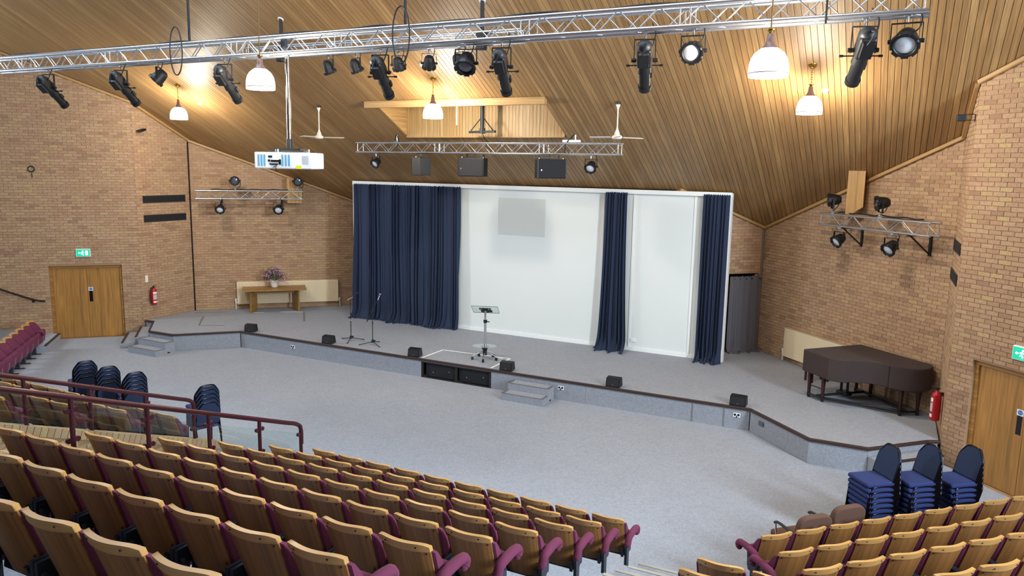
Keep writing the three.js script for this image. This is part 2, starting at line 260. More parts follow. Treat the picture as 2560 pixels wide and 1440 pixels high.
// double doors
const fireSign = canvasMat(64, 64, (c) => { c.fillStyle = '#f4f6f6'; c.fillRect(0, 0, 64, 64); c.fillStyle = '#1c62b4'; c.beginPath(); c.arc(32, 32, 24, 0, 7); c.fill(); c.fillStyle = '#dfe9f5'; c.font = 'bold 9px sans-serif'; c.textAlign = 'center'; c.fillText('Fire door', 32, 29); c.fillText('keep shut', 32, 40); });
function doubleDoor(name, a, b, [p, q, , h], signLeaf) {
  const L = Math.hypot(b[0] - a[0], b[1] - a[1]), tx = (b[0] - a[0]) / L, tz = (b[1] - a[1]) / L;
  const g = new THREE.Group(); g.name = name; g.position.set(a[0], 0, a[1]); g.rotation.y = Math.atan2(-tz, tx); scene.add(g); struct(g);
  const dz = -0.13, fw = 0.07, w = (q - p - 2 * fw) / 2;
  mesh('door_frame', [box(fw, h - 0.005, 0.14, p + fw / 2, h / 2, dz), box(fw, h - 0.005, 0.14, q - fw / 2, h / 2, dz), box(q - p - 2 * fw, fw, 0.14, (p + q) / 2, h - fw / 2 - 0.003, dz)], M.doorFrame, g);
  for (const k of [0, 1]) {
    const c = p + fw + w * (k + 0.5), gg = new THREE.BoxGeometry(w - 0.006, h - fw - 0.015, 0.045), uv = gg.attributes.uv, ps = gg.attributes.position;
    for (let i = 0; i < 24; i++) uv.setXY(i, ps.getY(i) * 1.0 + k, ps.getX(i) * 0.55 + 0.2 * k);
    const leaf = mesh('door_leaf', gg, M.door, g); leaf.position.set(c, (h - fw) / 2 + 0.004, dz + 0.01);
    if (k === signLeaf) { const e = signLeaf ? -w / 2 + 0.075 : w / 2 - 0.075; mesh('vision_panel', box(0.085, 0.30, 0.006, e, 0.18, 0.024), mat('#160a10', 0.15), leaf); const s = mesh('door_sign', new THREE.PlaneGeometry(0.115, 0.10), fireSign, leaf); s.position.set(e, 0.385, 0.0255); }
  }
  const m = mesh('door_shaft_wall', box(q - p + 0.2, h + 0.1, 0.05, (p + q) / 2, h / 2, -0.4), M.plain, g);
}
doubleDoor('door_1', B0, B1, DOOR_L, 1); doubleDoor('door_2', F0, F1, DOOR_R, 0);

// ------------------------------------------------------------------ stage
const S = 0.45;
const stageFront = [[-10.02, 0.33], [-9.74, 0.30], [-8.76, 1.22], [-7.86, 1.2], [-6.69, 0], [6.69, 0], [7.88, 1.19], [8.83, 1.19], [9.72, 0.28], [9.88, 0.2]];
const stageBack = [[9.86, -1.31], [5.96, -5.15], [4.22, -3.45], [-4.2, -3.6], [-5.9, -5.35], [-10.03, -1.45]];
const stage = new THREE.Group(); stage.name = 'floor_stage'; scene.add(stage); struct(stage);
mesh('stage_deck', prism([...stageFront, ...stageBack], S - 0.06, S), M.stageCarpet, stage);
function facePanel(p, q, name = 'fascia_panel', y0 = 0.001, y1 = S - 0.06, m = M.faceCarpet) {
  const L = Math.hypot(q[0] - p[0], q[1] - p[1]), g = box(L - 0.004, y1 - y0, 0.03, 0, 0, -0.035), a = Math.atan2(-(q[1] - p[1]), q[0] - p[0]);
  return mesh(name, place(g, (p[0] + q[0]) / 2, (y0 + y1) / 2, (p[1] + q[1]) / 2, 0, a), m, stage);
}
const cuts = [-6.69, -3.7, -0.87]; for (let i = 0; i < 2; i++) facePanel([cuts[i], 0], [cuts[i + 1], 0]);
const cuts2 = [1.01, 3.3, 5.58, 6.2, 6.69]; for (let i = 0; i < 4; i++) facePanel([cuts2[i], 0], [cuts2[i + 1], 0]);
for (let i = 0; i < stageFront.length - 1; i++) if (i !== 4) facePanel(stageFront[i], stageFront[i + 1]);
for (const x of [5.58, 6.2]) mesh('joint_strip', box(0.022, 0.38, 0.008, x, 0.19, -0.017), M.metalStrip, stage);
for (let i = 0; i < stageFront.length - 1; i++) {
  const [p, q] = [stageFront[i], stageFront[i + 1]], L = Math.hypot(q[0] - p[0], q[1] - p[1]), a = Math.atan2(-(q[1] - p[1]), q[0] - p[0]);
  mesh('nosing', place(rbox(L + 0.03, 0.055, 0.055, 0.012, 0, 0, -0.012), (p[0] + q[0]) / 2, S - 0.022, (p[1] + q[1]) / 2, 0, a), M.nosing, stage);
}
// tape outline of the hatch in front of the lectern and seams in the stage carpet
for (const [x0, z0, x1, z1, w, m] of [[-0.89, -0.09, -0.88, -1.0, 0.05, M.tape], [-0.88, -1.0, 0.95, -1.08, 0.05, M.tape], [0.97, -0.09, 0.95, -1.08, 0.05, M.tape], [0.62, -1.0, 0.80, -1.0, 0.05, M.tape], [-8.4, -2.0, -8.05, -2.25, 0.04, M.tape], [-7.7, -2.6, -7.15, -2.95, 0.04, M.tape],
  [-9.1, -0.9, -8.2, 0.05, 0.05, M.tapeDark], [-7.1, -2.95, -6.15, -1.9, 0.05, M.tapeDark], [-8.2, 0.05, -7.6, -0.3, 0.03, M.tapeDark], [-9.75, -1.15, -9.05, -1.75, 0.03, M.tapeDark]]) {
  const L = Math.hypot(x1 - x0, z1 - z0); const t = mesh('tape_strip', box(L, 0.003, w, (x0 + x1) / 2, S + 0.0035, (z0 + z1) / 2, 0, Math.atan2(-(z1 - z0), x1 - x0)), m, stage);
}
// fixed corner steps at both ends of the stage
for (const sx of [-1, 1]) {
  const P0 = sx < 0 ? [-8.76, 1.22] : [8.83, 1.19], P1 = sx < 0 ? [-9.74, 0.30] : [9.72, 0.28], n = [sx * SQ, SQ];
  for (const [k, h] of [[1, 0.30], [2, 0.15]]) {
    const o = 0.34 * k, q0 = [P0[0] + n[0] * (o - 0.34), P0[1] + n[1] * (o - 0.34)], q1 = [P1[0] + n[0] * (o - 0.34), P1[1] + n[1] * (o - 0.34)], r0 = [P0[0] + n[0] * o, P0[1] + n[1] * o], r1 = [P1[0] + n[0] * o, P1[1] + n[1] * o];
    mesh('corner_step', prism(sx < 0 ? [q0, q1, r1, r0] : [q0, r0, r1, q1], 0.001, h), M.stageCarpet, stage);
    const L = Math.hypot(r1[0] - r0[0], r1[1] - r0[1]);
    mesh('nosing', place(box(L, 0.03, 0.05), (r0[0] + r1[0]) / 2 - n[0] * 0.02, h + 0.002, (r0[1] + r1[1]) / 2 - n[1] * 0.02, 0, Math.atan2(-(r1[1] - r0[1]), r1[0] - r0[0])), M.nosing, stage);
  }
}

// ------------------------------------------------------------------ seating tiers
const RISE = 0.343, GO = 0.883, tierZ = (k) => 6.62 + GO * (k - 2), tierD = (k) => 10.025 + 0.888 * (k - 2);
const tiers = new THREE.Group(); tiers.name = 'floor_seating_tiers'; scene.add(tiers); struct(tiers);
for (let k = 2; k <= 10; k++) for (const sx of [-1, 1]) {
  const z = tierZ(k), D = tierD(k) * Math.SQRT2, mx = D - z, off = 9.72, wx = Math.min((D + off) / 2, 17.3), wz = D - wx;
  const poly = [[1.32, z], [mx, z], [wx, wz], ...(wx < 17.2 ? [[17.3, 17.3 - off]] : []), [17.3, 17.9], [1.32, 17.9]].map(([x, zz]) => [sx * x, zz]);
  if (sx < 0) poly.reverse(); mesh('seating_tier', prism(poly, k === 2 ? 0.001 : RISE * (k - 2), RISE * (k - 1)), M.carpet, tiers);
  mesh('aisle_step', box(1.03, RISE / 2, 0.44, sx * 6.97, RISE * (k - 2) + RISE / 4 + 0.001, z - 0.22), M.carpet, tiers);
  mesh('step_nosing', box(1.03, 0.028, 0.05, sx * 6.97, RISE * (k - 1.5) - 0.006, z - 0.425), M.paleNosing, tiers);
  mesh('step_nosing', box(1.03, 0.028, 0.05, sx * 6.97, RISE * (k - 1) - 0.006, z + 0.015), M.paleNosing, tiers);
}
for (const sx of [-1, 1]) {   // low step beside the wall at the end of the front row
  mesh('end_step', place(box(1.5, 0.17, 0.5), sx * 11.25, 0.086, 2.55, 0, sx < 0 ? -Math.PI / 4 : Math.PI / 4), M.carpet, tiers);
  mesh('step_nosing', place(box(1.5, 0.03, 0.05, 0, 0, -0.23), sx * 11.25, 0.165, 2.55, 0, sx < 0 ? -Math.PI / 4 : Math.PI / 4), M.nosing, tiers);
}

// ------------------------------------------------------------------ stage wall, curtains
{
  const t = thing('projection_wall', 'tall flat white projection wall standing at the back of the stage', 'projection wall', 0, S, -3.4);
  mesh('wall_board', box(10.86, 3.93, 0.09, 0, 1.967, -0.05), M.white, t);
  mesh('base_rail', box(10.86, 0.09, 0.025, 0, 0.047, 0.008), M.whiteTrim, t);
  mesh('top_rail', box(10.9, 0.10, 0.14, 0, 3.97, 0.03), M.whiteTrim, t);
  for (const x of [-5.44, 5.44]) mesh('edge_post', box(0.05, 4.0, 0.16, x, 2.0, -0.02), M.whiteTrim, t);
  for (const [x, w] of [[2.32, 0.05], [3.12, 0.05], [4.62, 0.05]]) mesh('batten', box(w, 3.83, 0.02, x, 2.0, 0.006), M.whiteTrim, t);
  const sk = mesh('socket_plate', rbox(0.15, 0.09, 0.02, 0.008, 3.23, 0.27, 0.006), M.whiteTrim, t);
}
tag(mesh('blank_grey_patch', rbox(1.36, 0.98, 0.006, 0.003, 0.04, 3.66, -3.398), mat('#d3d6d0', 0.8)), 'pale grey blank rectangle high on the white projection wall', 'notice');  // plain grey panel added in place of a blurred patch, no real notice
function curtain(name, label, x0, x1, yT, yB, z, folds, amp, m, { pool = 0.16, lean = 0, seedN = 1, category = 'curtain', header = true, group } = {}) {
  const t = thing(name, label, category, (x0 + x1) / 2, yB, z, 0, group), W = x1 - x0, H = yT - yB, nu = folds * 12, nv = 30;
  const ph = (u, v) => { const w = u + 0.018 * Math.sin(u * 23 + seedN) + 0.012 * Math.sin(u * 57 + 2 * seedN) + 0.01 * (1 - v) * Math.sin(u * 9 + v * 3 + seedN); return w * folds * Math.PI * 2; };
  const f = (u, v) => {
    const a = amp * (0.55 + 0.6 * (1 - v)) * (0.65 + 0.5 * Math.sin(u * 31 + seedN * 1.7)), low = Math.max(0, 0.09 - v) / 0.09;
    let x = -W / 2 + u * W + lean * (1 - v) * (1 - v) * (0.5 - u) + 0.012 * Math.sin(ph(u, v) * 0.5), y = v * H, w1 = Math.sin(ph(u, v)), zz = 0.08 + a * Math.sign(w1) * Math.pow(Math.abs(w1), 0.75) + 0.25 * a * Math.sin(ph(u, v) * 2.3 + 1);
    zz += pool * low * low * (0.6 + 0.5 * Math.sin(u * 17 + seedN)); y = Math.max(0.006 + 0.012 * (1 + Math.sin(u * 29 + seedN)), y); x += 0.03 * low * Math.sin(u * 41 + seedN);
    return [x, y, zz];
  };
  mesh('drape', surf(nu, nv, f), m, t);
  if (header) mesh('gathered_heading', surf(nu, 2, (u, v) => { const p = f(u, 1); return [p[0], H - 0.02 + v * (0.035 + 0.03 * Math.abs(Math.sin(u * folds * 7))), 0.06 + (p[2] - 0.06) * 0.6]; }), m, t);
  mesh('hem', surf(nu, 3, (u, v) => { const p = f(u, 0); return [p[0] + 0.01 * Math.sin(u * 60), 0.004 + 0.055 * Math.sin(v * Math.PI) * (0.7 + 0.3 * Math.sin(u * folds * 5)), p[2] + 0.02 + v * 0.06]; }), m, t);
  return t;
}
curtain('stage_curtain', 'wide navy pleated curtain drawn across one end of white wall', -5.38, -1.76, 4.36, S, -3.33, 34, 0.085, M.navy, { seedN: 1 });
curtain('stage_curtain', 'narrow gathered navy curtain hanging in the middle of white wall', 2.42, 2.99, 4.36, S, -3.33, 7, 0.08, M.navy, { seedN: 4, lean: -0.25, pool: 0.3 });
curtain('stage_curtain', 'navy curtain gathered at white wall edge by the curtained doorway', 4.82, 5.44, 4.38, S, -3.33, 7, 0.08, M.navy, { seedN: 7, pool: 0.2 });
{ // grey curtain in the doorway beside the stage
  const t = curtain('doorway_curtain', 'dark grey eyelet curtain hanging in brick doorway beside the stage', -0.44, 0.44, 2.34, S, 0, 5, 0.05, M.greyCloth, { seedN: 3, pool: 0.1 });
  t.position.set(4.2 + 1.93 * SQ + 0.02, S, -3.43 - 1.93 * SQ + 0.02); t.rotation.y = Math.atan2(SQ, SQ);
  const pole = mesh('curtain_pole', cyl(0.014, 0.014, 0.96, 10, 0, 1.86, 0.06, 0, 0, Math.PI / 2), M.black, t);
  for (const x of [-0.28, 0, 0.28]) { const r = new THREE.TorusGeometry(0.024, 0.008, 8, 16); r.rotateY(Math.PI / 2 - 0.4); r.translate(x, 1.86, 0.06); mesh('eyelet', r, M.chrome, t); }
}
{ const g = new THREE.Group(); g.name = 'wall_doorway_lobby'; g.position.set(4.2 + 1.95 * SQ, S, -3.43 - 1.95 * SQ); g.rotation.y = Math.PI / 4; scene.add(g); struct(g);
  mesh('lobby_lining', [box(1.6, 2.4, 0.05, 0, 1.2, -1.3), box(0.05, 2.4, 1.05, -0.78, 1.2, -0.78), box(0.05, 2.4, 1.05, 0.78, 1.2, -0.78), box(1.6, 0.05, 1.05, 0, 2.42, -0.78), box(1.6, 0.05, 1.05, 0, -0.03, -0.78)], M.plain, g); }
struct(mesh('trim_10', place(box(0.09, 1.98, 0.05), 4.2 + 2.44 * SQ - 0.10, S + 0.99, -3.43 - 2.44 * SQ - 0.06, 0, Math.PI / 4), M.cream));

// ------------------------------------------------------------------ lamps
function pendant(x, z, yBottom, label) {
  const t = thing('pendant_lamp', label, 'pendant lamp', x, yBottom, z, 0, 'bell-shaped pendant lamps'), top = ceilY(z) - yBottom;
  const glow = new THREE.MeshStandardMaterial({ color: '#fff6e6', emissive: new THREE.Color(1, 0.93, 0.8), emissiveIntensity: 6, roughness: 0.3 });
  mesh('shade', lathe([[0.206, 0], [0.21, 0.012], [0.212, 0.05], [0.207, 0.12], [0.19, 0.19], [0.158, 0.245], [0.11, 0.285], [0.07, 0.31], [0.001, 0.312], [0.001, 0.30], [0.1, 0.275], [0.15, 0.235], [0.18, 0.18], [0.198, 0.11], [0.204, 0.05], [0.203, 0.01], [0.206, 0]], 32), glow, t);
  mesh('shade_band', lathe([[0.2125, 0.03], [0.2145, 0.034], [0.2145, 0.04], [0.2125, 0.044]], 32), mat('#b9a6a0', 0.4), t);
  mesh('cap', lathe([[0.095, 0.298], [0.06, 0.335], [0.042, 0.38], [0.034, 0.45], [0.001, 0.452]], 24), mat('#7a5a52', 0.35), t);
  const link = []; const hasRod = top > 1.6;
  mesh('gallery', [cyl(0.03, 0.02, 0.03, 14, 0, 0.465, 0), cyl(0.045, 0.045, 0.012, 16, 0, 0.49, 0)], M.brass, t);
  if (hasRod) mesh('suspension_rod', rod(V3(0, 0.49, 0), V3(0, top, 0), 0.009, 8), mat('#7b6038', 0.4, { metalness: 0.6 }), t);
  else { for (let y = 0.51, i = 0; y < top - 0.07; y += 0.04, i++) { const g = new THREE.TorusGeometry(0.02, 0.0055, 6, 12); g.scale(0.7, 1.15, 1); if (i % 2) g.rotateY(Math.PI / 2); g.translate(0, y, 0); link.push(g); } mesh('chain', link, M.brass, t); }
  const rose = lathe([[0.001, -0.06], [0.03, -0.055], [0.07, -0.02], [0.075, 0]], 20); place(rose, 0, top + 0.002, 0, -PHI); mesh('ceiling_rose', rose, M.brass, t);
  const l = new THREE.PointLight(new THREE.Color(1, 0.92, 0.79), PENDANT_CD, 0, 2); l.position.set(0, 0.14, 0); l.castShadow = true; l.shadow.radius = 6; t.add(l);
}
pendant(-7.55, 0.92, 6.0, 'glowing opal pendant lamp on brass chain near the exit sign wall');
pendant(-0.04, 0.78, 5.95, 'glowing opal pendant lamp on brass chain in front of ceiling lightwell');
pendant(7.43, 0.72, 5.94, 'glowing opal pendant lamp on brass chain above the covered piano');
pendant(0.22, 5.95, 6.06, 'glowing opal pendant lamp on long rod beside the projector pole');
pendant(7.56, 5.95, 5.99, 'large glowing opal pendant lamp on rod by the truss end');

function fan(x, z, label, a) {
  const t = thing('ceiling_fan', label, 'ceiling fan', x, 5.58, z, a, 'ceiling fans'), top = ceilY(z) - 5.58;
  mesh('mount', cyl(0.045, 0.045, 0.06, 16, 0, top - 0.02, 0), M.black, t);
  mesh('downrod', lathe([[0.04, 0.12], [0.016, 0.2], [0.013, 0.24], [0.013, top - 0.16], [0.02, top - 0.12], [0.045, top - 0.06], [0.045, top - 0.04]], 14), M.creamWhite, t);
  mesh('motor', lathe([[0.001, -0.03], [0.08, -0.02], [0.105, 0.0], [0.1, 0.04], [0.06, 0.06], [0.045, 0.12], [0.04, 0.125]], 24), M.creamWhite, t);
  for (let i = 0; i < 3; i++) { const g = rbox(0.48, 0.012, 0.12, 0.005, 0.36, 0.015, 0, 0.16); g.rotateY(i * Math.PI * 2 / 3); mesh('blade', g, M.creamWhite, t); }
}
fan(-3.83, -0.03, 'white three-bladed ceiling fan between the projector and the stage curtain', 0.5);
fan(3.74, -0.14, 'white three-bladed ceiling fan over end of the loudspeaker truss', 0.9);
for (const [x, z, l] of [[-7.59, 0.2, 'small white smoke detector on ceiling near the exit sign wall'], [7.6, 0.06, 'small white smoke detector on ceiling above the covered piano'], [-0.02, 1.22, 'small white smoke detector on ceiling by the row of black cans']]) {
  const t = mesh('smoke_detector', place(lathe([[0.001, -0.05], [0.035, -0.045], [0.05, -0.02], [0.055, 0]], 18), x, ceilY(z), z, -PHI), M.whiteTrim); tag(t, l, 'smoke detector', 'ceiling smoke detectors');
}

// ------------------------------------------------------------------ trusses
function truss(name, label, len, size, chordR, { bay = 0.5, braceR = 0.009, plates = [] } = {}) {
  const t = thing(name, label, 'lighting truss', 0, 0, 0, 0), h = size / 2;
  for (const y of [-h, h]) for (const z of [-h, h]) mesh('chord', cyl(chordR, chordR, len, 12, 0, y, z, 0, 0, Math.PI / 2), M.alu, t);
  const n = Math.round(len / (bay / 2)), st = (len - 0.1) / n, dl = Math.hypot(st, size), gF = new THREE.CylinderGeometry(braceR, braceR, dl, 7), gS = new THREE.CylinderGeometry(braceR, braceR, size, 7);
  for (let i = 0; i < n; i++) {
    const x = -len / 2 + 0.05 + st * (i + 0.5), s = i % 2 ? 1 : -1, a = Math.atan2(st, size);
    for (const z of [-h, h]) { const m = mesh('brace', gF, M.alu, t); m.position.set(x, 0, z); m.rotation.z = s * a * (z > 0 ? 1 : -1); }
    if (i % 2) { const m = mesh('brace', gF, M.alu, t); m.position.set(x, -h, 0); m.rotation.x = Math.PI / 2; m.rotation.z = a; }
  }
  for (const x of [-len / 2 + 0.05, len / 2 - 0.05, ...plates]) for (const z of [-h, h]) { const m = mesh('upright', gS, M.alu, t); m.position.set(x, 0, z); }
  for (const x of plates) for (const z of [-h, h]) { const m = mesh('upright', gS, M.alu, t); m.position.set(x + 0.12, 0, z); }
  return t;
}
const MT = { y: 6.735, z: 5.6, h: 0.12 };
{
  const t = truss('lighting_truss', 'long silver box truss carrying spotlights across the whole hall', 18.1, 0.24, 0.030, { plates: [-6.1, -3.6, -0.6, 1.45, 4.45, 6.5] }); t.position.set(0, MT.y, MT.z);
  for (const x of [-1.65, 2.6, 7.9]) { mesh('hanging_rod', rod(V3(x, 0.12, 0), V3(x, ceilY(MT.z) - MT.y, 0), 0.02, 8), M.black, t); }
  const sag = (x0, x1, y, z, d) => tube([V3(x0, y, z), V3((x0 + x1) / 2, y - d, z + 0.01), V3(x1, y, z)], 0.009, 16, 6);
  mesh('hanging_strap', box(0.02, 0.42, 0.02, 8.08, 0.02, 0.14), M.cable, t);
  mesh('top_cable', tube(Array.from({ length: 40 }, (_, i) => V3(-8.8 + i * 0.44, 0.152 + 0.012 * Math.sin(i * 2.1), 0.09 + 0.03 * Math.sin(i * 1.3))), 0.014, 160, 6), M.cable, t);
  for (const x of [-1.75, 2.66]) { const pts = []; for (let i = 0; i < 14; i++) { const a = i / 14 * Math.PI * 2; pts.push(V3(x + 0.14 * Math.sin(a), 0.0 + 0.38 * Math.cos(a), 0.19)); } mesh('cable_loop', tube(pts, 0.011, 48, 7, true), M.cable, t); }
}
{
  const t = truss('lighting_truss', 'short silver truss with a row of black cans behind the long truss', 6.3, 0.2, 0.022, { plates: [-1, 1] }); t.position.set(-0.15, 7.17, 2.7);
  for (const x of [-2.25, 2.35]) { mesh('hanging_tube', rod(V3(x, -0.1, 0), V3(x, ceilY(2.7) - 7.17, 0), 0.035, 12), M.black, t); mesh('ceiling_collar', place(cyl(0.06, 0.06, 0.02, 16), x, ceilY(2.7) - 7.18, 0, -PHI), M.whiteTrim, t); mesh('hoist_box', rbox(0.16, 0.3, 0.16, 0.03, x, -0.05, 0.02), M.black, t); }
}
{
  const t = truss('lighting_truss', 'silver truss holding three black loudspeakers below the ceiling lightwell', 7.0, 0.23, 0.022, { plates: [-1.15, 1.6] }); t.position.set(0.03, 5.385, -1.1);
  mesh('cable_bundle', [tube([V3(-2.4, 0.14, 0), V3(-2.33, 0.3, 0.02), V3(-2.25, 0.16, 0.03), V3(-2.3, 0.0, 0.06)], 0.012, 20, 6), tube([V3(2.4, 0.32, 0), V3(2.25, 0.1, 0.12), V3(2.22, -0.1, 0.13)], 0.012, 20, 6)], M.cable, t);
  for (const x of [-2.32, 2.42]) mesh('hanging_clamp', [cyl(0.02, 0.02, 0.2, 8, x, 0.2, 0), box(0.12, 0.05, 0.08, x, 0.13, 0)], M.alu, t);
  mesh('power_bar', box(0.4, 0.05, 0.06, 2.35, 0.165, 0.05, 0, 0.2), M.whiteTrim, t);
}
function wallTruss(label, cx, cz, ry, len) {
  const t = truss('lighting_truss', label, len, 0.235, 0.024, { bay: 0.62 }); t.position.set(cx, 3.995, cz); t.rotation.y = ry;
  for (const x of [-0.85, 0.9]) mesh('wall_bracket', [box(0.04, 0.04, 0.6, x, -0.15, -0.22), box(0.05, 0.42, 0.04, x, -0.34, -0.5), rod(V3(x, -0.15, 0.02), V3(x, -0.52, -0.49), 0.016, 8)], M.black, t);
  mesh('cable_run', tube(Array.from({ length: 12 }, (_, i) => V3(-1.1 + i * 0.2, 0.155 + 0.012 * Math.sin(i * 2.3), -0.06)), 0.014, 50, 6), M.cable, t);
  return t;
}
wallTruss('silver truss bracketed to the brick wall above the flower table', -8.46 , -2.27, Math.atan2(0.687, 0.726), 3.05);
wallTruss('silver truss bracketed to the brick wall above the covered piano', 8.52, -1.93, -Math.PI / 4, 2.9);

// ------------------------------------------------------------------ stage lights
function headGroup(t, pivot, dir) {   // part whose local -z looks along dir
  const g = part('lamp_head', t); g.position.copy(pivot);
  g.quaternion.setFromRotationMatrix(new THREE.Matrix4().lookAt(V3(0, 0, 0), dir, V3(0, 1, 0))); return g;
}
function yokeGeo(w, h, up, yaw) { const s = up ? -1 : 1, g = merge([box(w, 0.012, 0.035, 0, 0, 0), box(0.008, h, 0.035, -w / 2, -s * h / 2, 0), box(0.008, h, 0.035, w / 2, -s * h / 2, 0)]); g.rotateY(yaw); return g; }
const clampGeo = () => merge([box(0.05, 0.05, 0.03, 0, 0, 0), cyl(0.012, 0.012, 0.07, 8, 0, -0.05, 0), new THREE.TorusGeometry(0.032, 0.009, 6, 14)]);
const gProfBody = merge([place(lathe([[0.001, 0.12], [0.05, 0.115], [0.085, 0.08], [0.09, 0.02], [0.085, -0.02]], 18), 0, 0, 0.16, Math.PI / 2), rbox(0.17, 0.185, 0.28, 0.03, 0, -0.005, 0.08), box(0.12, 0.05, 0.2, 0, -0.115, 0.1)]);
const gProfTube = merge([cyl(0.072, 0.085, 0.12, 18, 0, 0, -0.11, Math.PI / 2), cyl(0.07, 0.07, 0.30, 20, 0, 0, -0.30, Math.PI / 2), cyl(0.082, 0.078, 0.06, 20, 0, 0, -0.44, Math.PI / 2)]);
function profileSpot(label, x, dir) {
  const t = thing('profile_spotlight', label, 'spotlight', x, MT.y - MT.h, MT.z, 0, 'long profile spotlights on the long truss'), d = dir.clone().normalize(), yaw = Math.atan2(-d.x, -d.z);
  mesh('clamp', clampGeo(), M.chrome, t);
  const yk = yokeGeo(0.25, 0.27, false, yaw); yk.translate(0, -0.10, 0); mesh('yoke', yk, M.black, t);
  const g = headGroup(t, V3(0, -0.34, 0), d);
  mesh('housing', gProfBody, M.black, g); mesh('lens_tube', gProfTube, M.black, g);
  mesh('front_lens', cyl(0.066, 0.066, 0.01, 20, 0, 0, -0.468, Math.PI / 2), M.darkLens, g);
  for (const k of [-1, 1]) { mesh('shutter_handle', [rod(V3(k * 0.07, 0, -0.08), V3(k * 0.19, 0.01, -0.09), 0.008, 6), cyl(0.014, 0.014, 0.04, 8, k * 0.2, 0.01, -0.09, 0, 0, 1.57)], M.black, g); mesh('tilt_knob', cyl(0.024, 0.024, 0.06, 10, k * 0.125, 0, 0, 0, 0, 1.57), M.black, g); }
  mesh('lens_slider', box(0.03, 0.05, 0.09, 0.075, 0.03, -0.24), M.black, g);
  mesh('tail_cable', tube([V3(0, 0, 0.26), V3(0.03, -0.09, 0.31), V3(-0.02, -0.14, 0.2), V3(-0.03, -0.08, 0.12)], 0.009, 20, 6), M.cable, g);
  mesh('supply_cable', tube([V3(0.05, 0.1, -0.1), V3(0.13, -0.05, 0.02), V3(0.1, -0.22, 0.08), V3(0.02, -0.26, 0.06)], 0.009, 20, 6), M.cable, t);
}
const toAim = (x, y, z, ax = 0) => V3(-0.2 + ax * 0.05, -0.642, -0.741);
profileSpot('long black profile spotlight with looped cable above the double door', -5.41, toAim(-5.41, 6.3, 5.6, 0.6));
profileSpot('long black profile spotlight beside small can near the sloping wall top', -3.38, toAim(-3.38, 6.3, 5.6, 0.5));
profileSpot('long black profile spotlight hanging beside the rod pendant lamp', -0.88, toAim(-0.88, 6.3, 5.6, 0.2));
profileSpot('long black profile spotlight in front of the row of black cans', 2.17, toAim(2.17, 6.3, 5.6, 0));
profileSpot('long black profile spotlight over the lightwell beam end', 4.12, toAim(4.12, 6.3, 5.6, 0));
profileSpot('long black profile spotlight above the ceiling fan with cream rod', 6.06, toAim(6.06, 6.3, 5.6, 0));
profileSpot('long black profile spotlight between large pendant lamp and truss end can', 8.46, toAim(8.46, 6.3, 5.6, -0.6));
const gCan = lathe([[0.001, 0.17], [0.06, 0.165], [0.095, 0.13], [0.115, 0.06], [0.13, -0.05], [0.135, -0.07]], 20); gCan.rotateX(Math.PI / 2);
const gBez = []; for (let i = 0; i < 8; i++) { const a = i / 8 * Math.PI * 2; gBez.push(place(box(0.075, 0.02, 0.05), Math.sin(a) * 0.14, Math.cos(a) * 0.14, -0.085, 0, 0, -a)); }
const gRim = new THREE.TorusGeometry(0.125, 0.022, 8, 24); gRim.translate(0, 0, -0.085); gBez.push(gRim);
const gBezM = merge(gBez), gLens = lathe([[0.001, 0.022], [0.06, 0.016], [0.105, 0]], 20); gLens.rotateX(-Math.PI / 2); gLens.translate(0, 0, -0.075);
function can(label, pos, dir, { up = false, s = 1, dark = false, group } = {}) {
  const t = thing('stage_can_light', label, 'stage light', pos.x, pos.y, pos.z, 0, group), d = dir.clone().normalize(), yaw = Math.atan2(-d.x, -d.z), k = up ? -1 : 1;
  const c = clampGeo(); if (up) c.rotateZ(Math.PI); mesh('clamp', c, M.chrome, t);
  const yk = yokeGeo(0.31 * s, 0.2 * s, up, yaw); yk.translate(0, -k * 0.09, 0); mesh('yoke', yk, M.black, t);
  const g = headGroup(t, V3(0, -k * (0.09 + 0.19 * s), 0), d); g.scale.setScalar(s);
  mesh('housing', gCan, M.black, g); mesh('bezel', gBezM, M.black, g); mesh('lens', gLens, dark ? M.darkLens : M.lens, g);
  for (const q of [-1, 1]) mesh('pivot_knob', cyl(0.025, 0.025, 0.06, 10, q * 0.15, 0, 0, 0, 0, 1.57), M.black, g);
  mesh('supply_cable', tube(up ? [V3(0, 0.03, -0.1), V3(0.1, 0.15, -0.12), V3(0.08, 0.3, -0.1), V3(0.02, 0.32, -0.06)] : [V3(0.04, 0.06, -0.03), V3(0.13, -0.03, 0.02), V3(0.11, -0.16, 0.06), V3(0.02, -0.2, 0.05)], 0.008, 18, 6), M.cable, t);
}
const mb = MT.y - MT.h;
can('small black can light between two long spotlights above pendant lamp', V3(-2.42, mb, 5.6), V3(-0.4, -0.5, 0.3), { s: 0.85, dark: true });
can('black can light with grey lens beside the long spotlight on truss', V3(3.58, mb, 5.6), V3(0.15, -0.75, 0.55), { s: 0.95, dark: true });
can('black can light with bright lens near the large pendant lamp', V3(6.64, mb, 5.6), V3(0.05, -0.42, 0.9), { s: 0.9 });
can('black can light with bright lens hanging at the very end of truss', V3(8.86, mb, 5.6), V3(-0.05, -0.6, 0.75), { s: 0.95 });
const canRow = ['first', 'second', 'third', 'fourth', 'fifth'];
[-1.2, -0.54, 0.44, 1.11, 1.74].forEach((x, i) => can(`${canRow[i]} black can from projector pole on the short rear truss`, V3(x, 7.05, 2.7), V3([0.1, 0.15, -0.1, -0.35, 0.25][i], -0.95, -0.5), { s: 0.85, dark: true, group: 'cans on the short rear truss' }));
can('small black can light at curtain end of the loudspeaker truss', V3(-2.86, 5.255, -1.0), V3(-0.1, -0.6, 0.9), { s: 0.8 });
can('small black can light at fan end of the loudspeaker truss', V3(2.87, 5.255, -1.0), V3(0.1, -0.65, 0.9), { s: 0.85 });
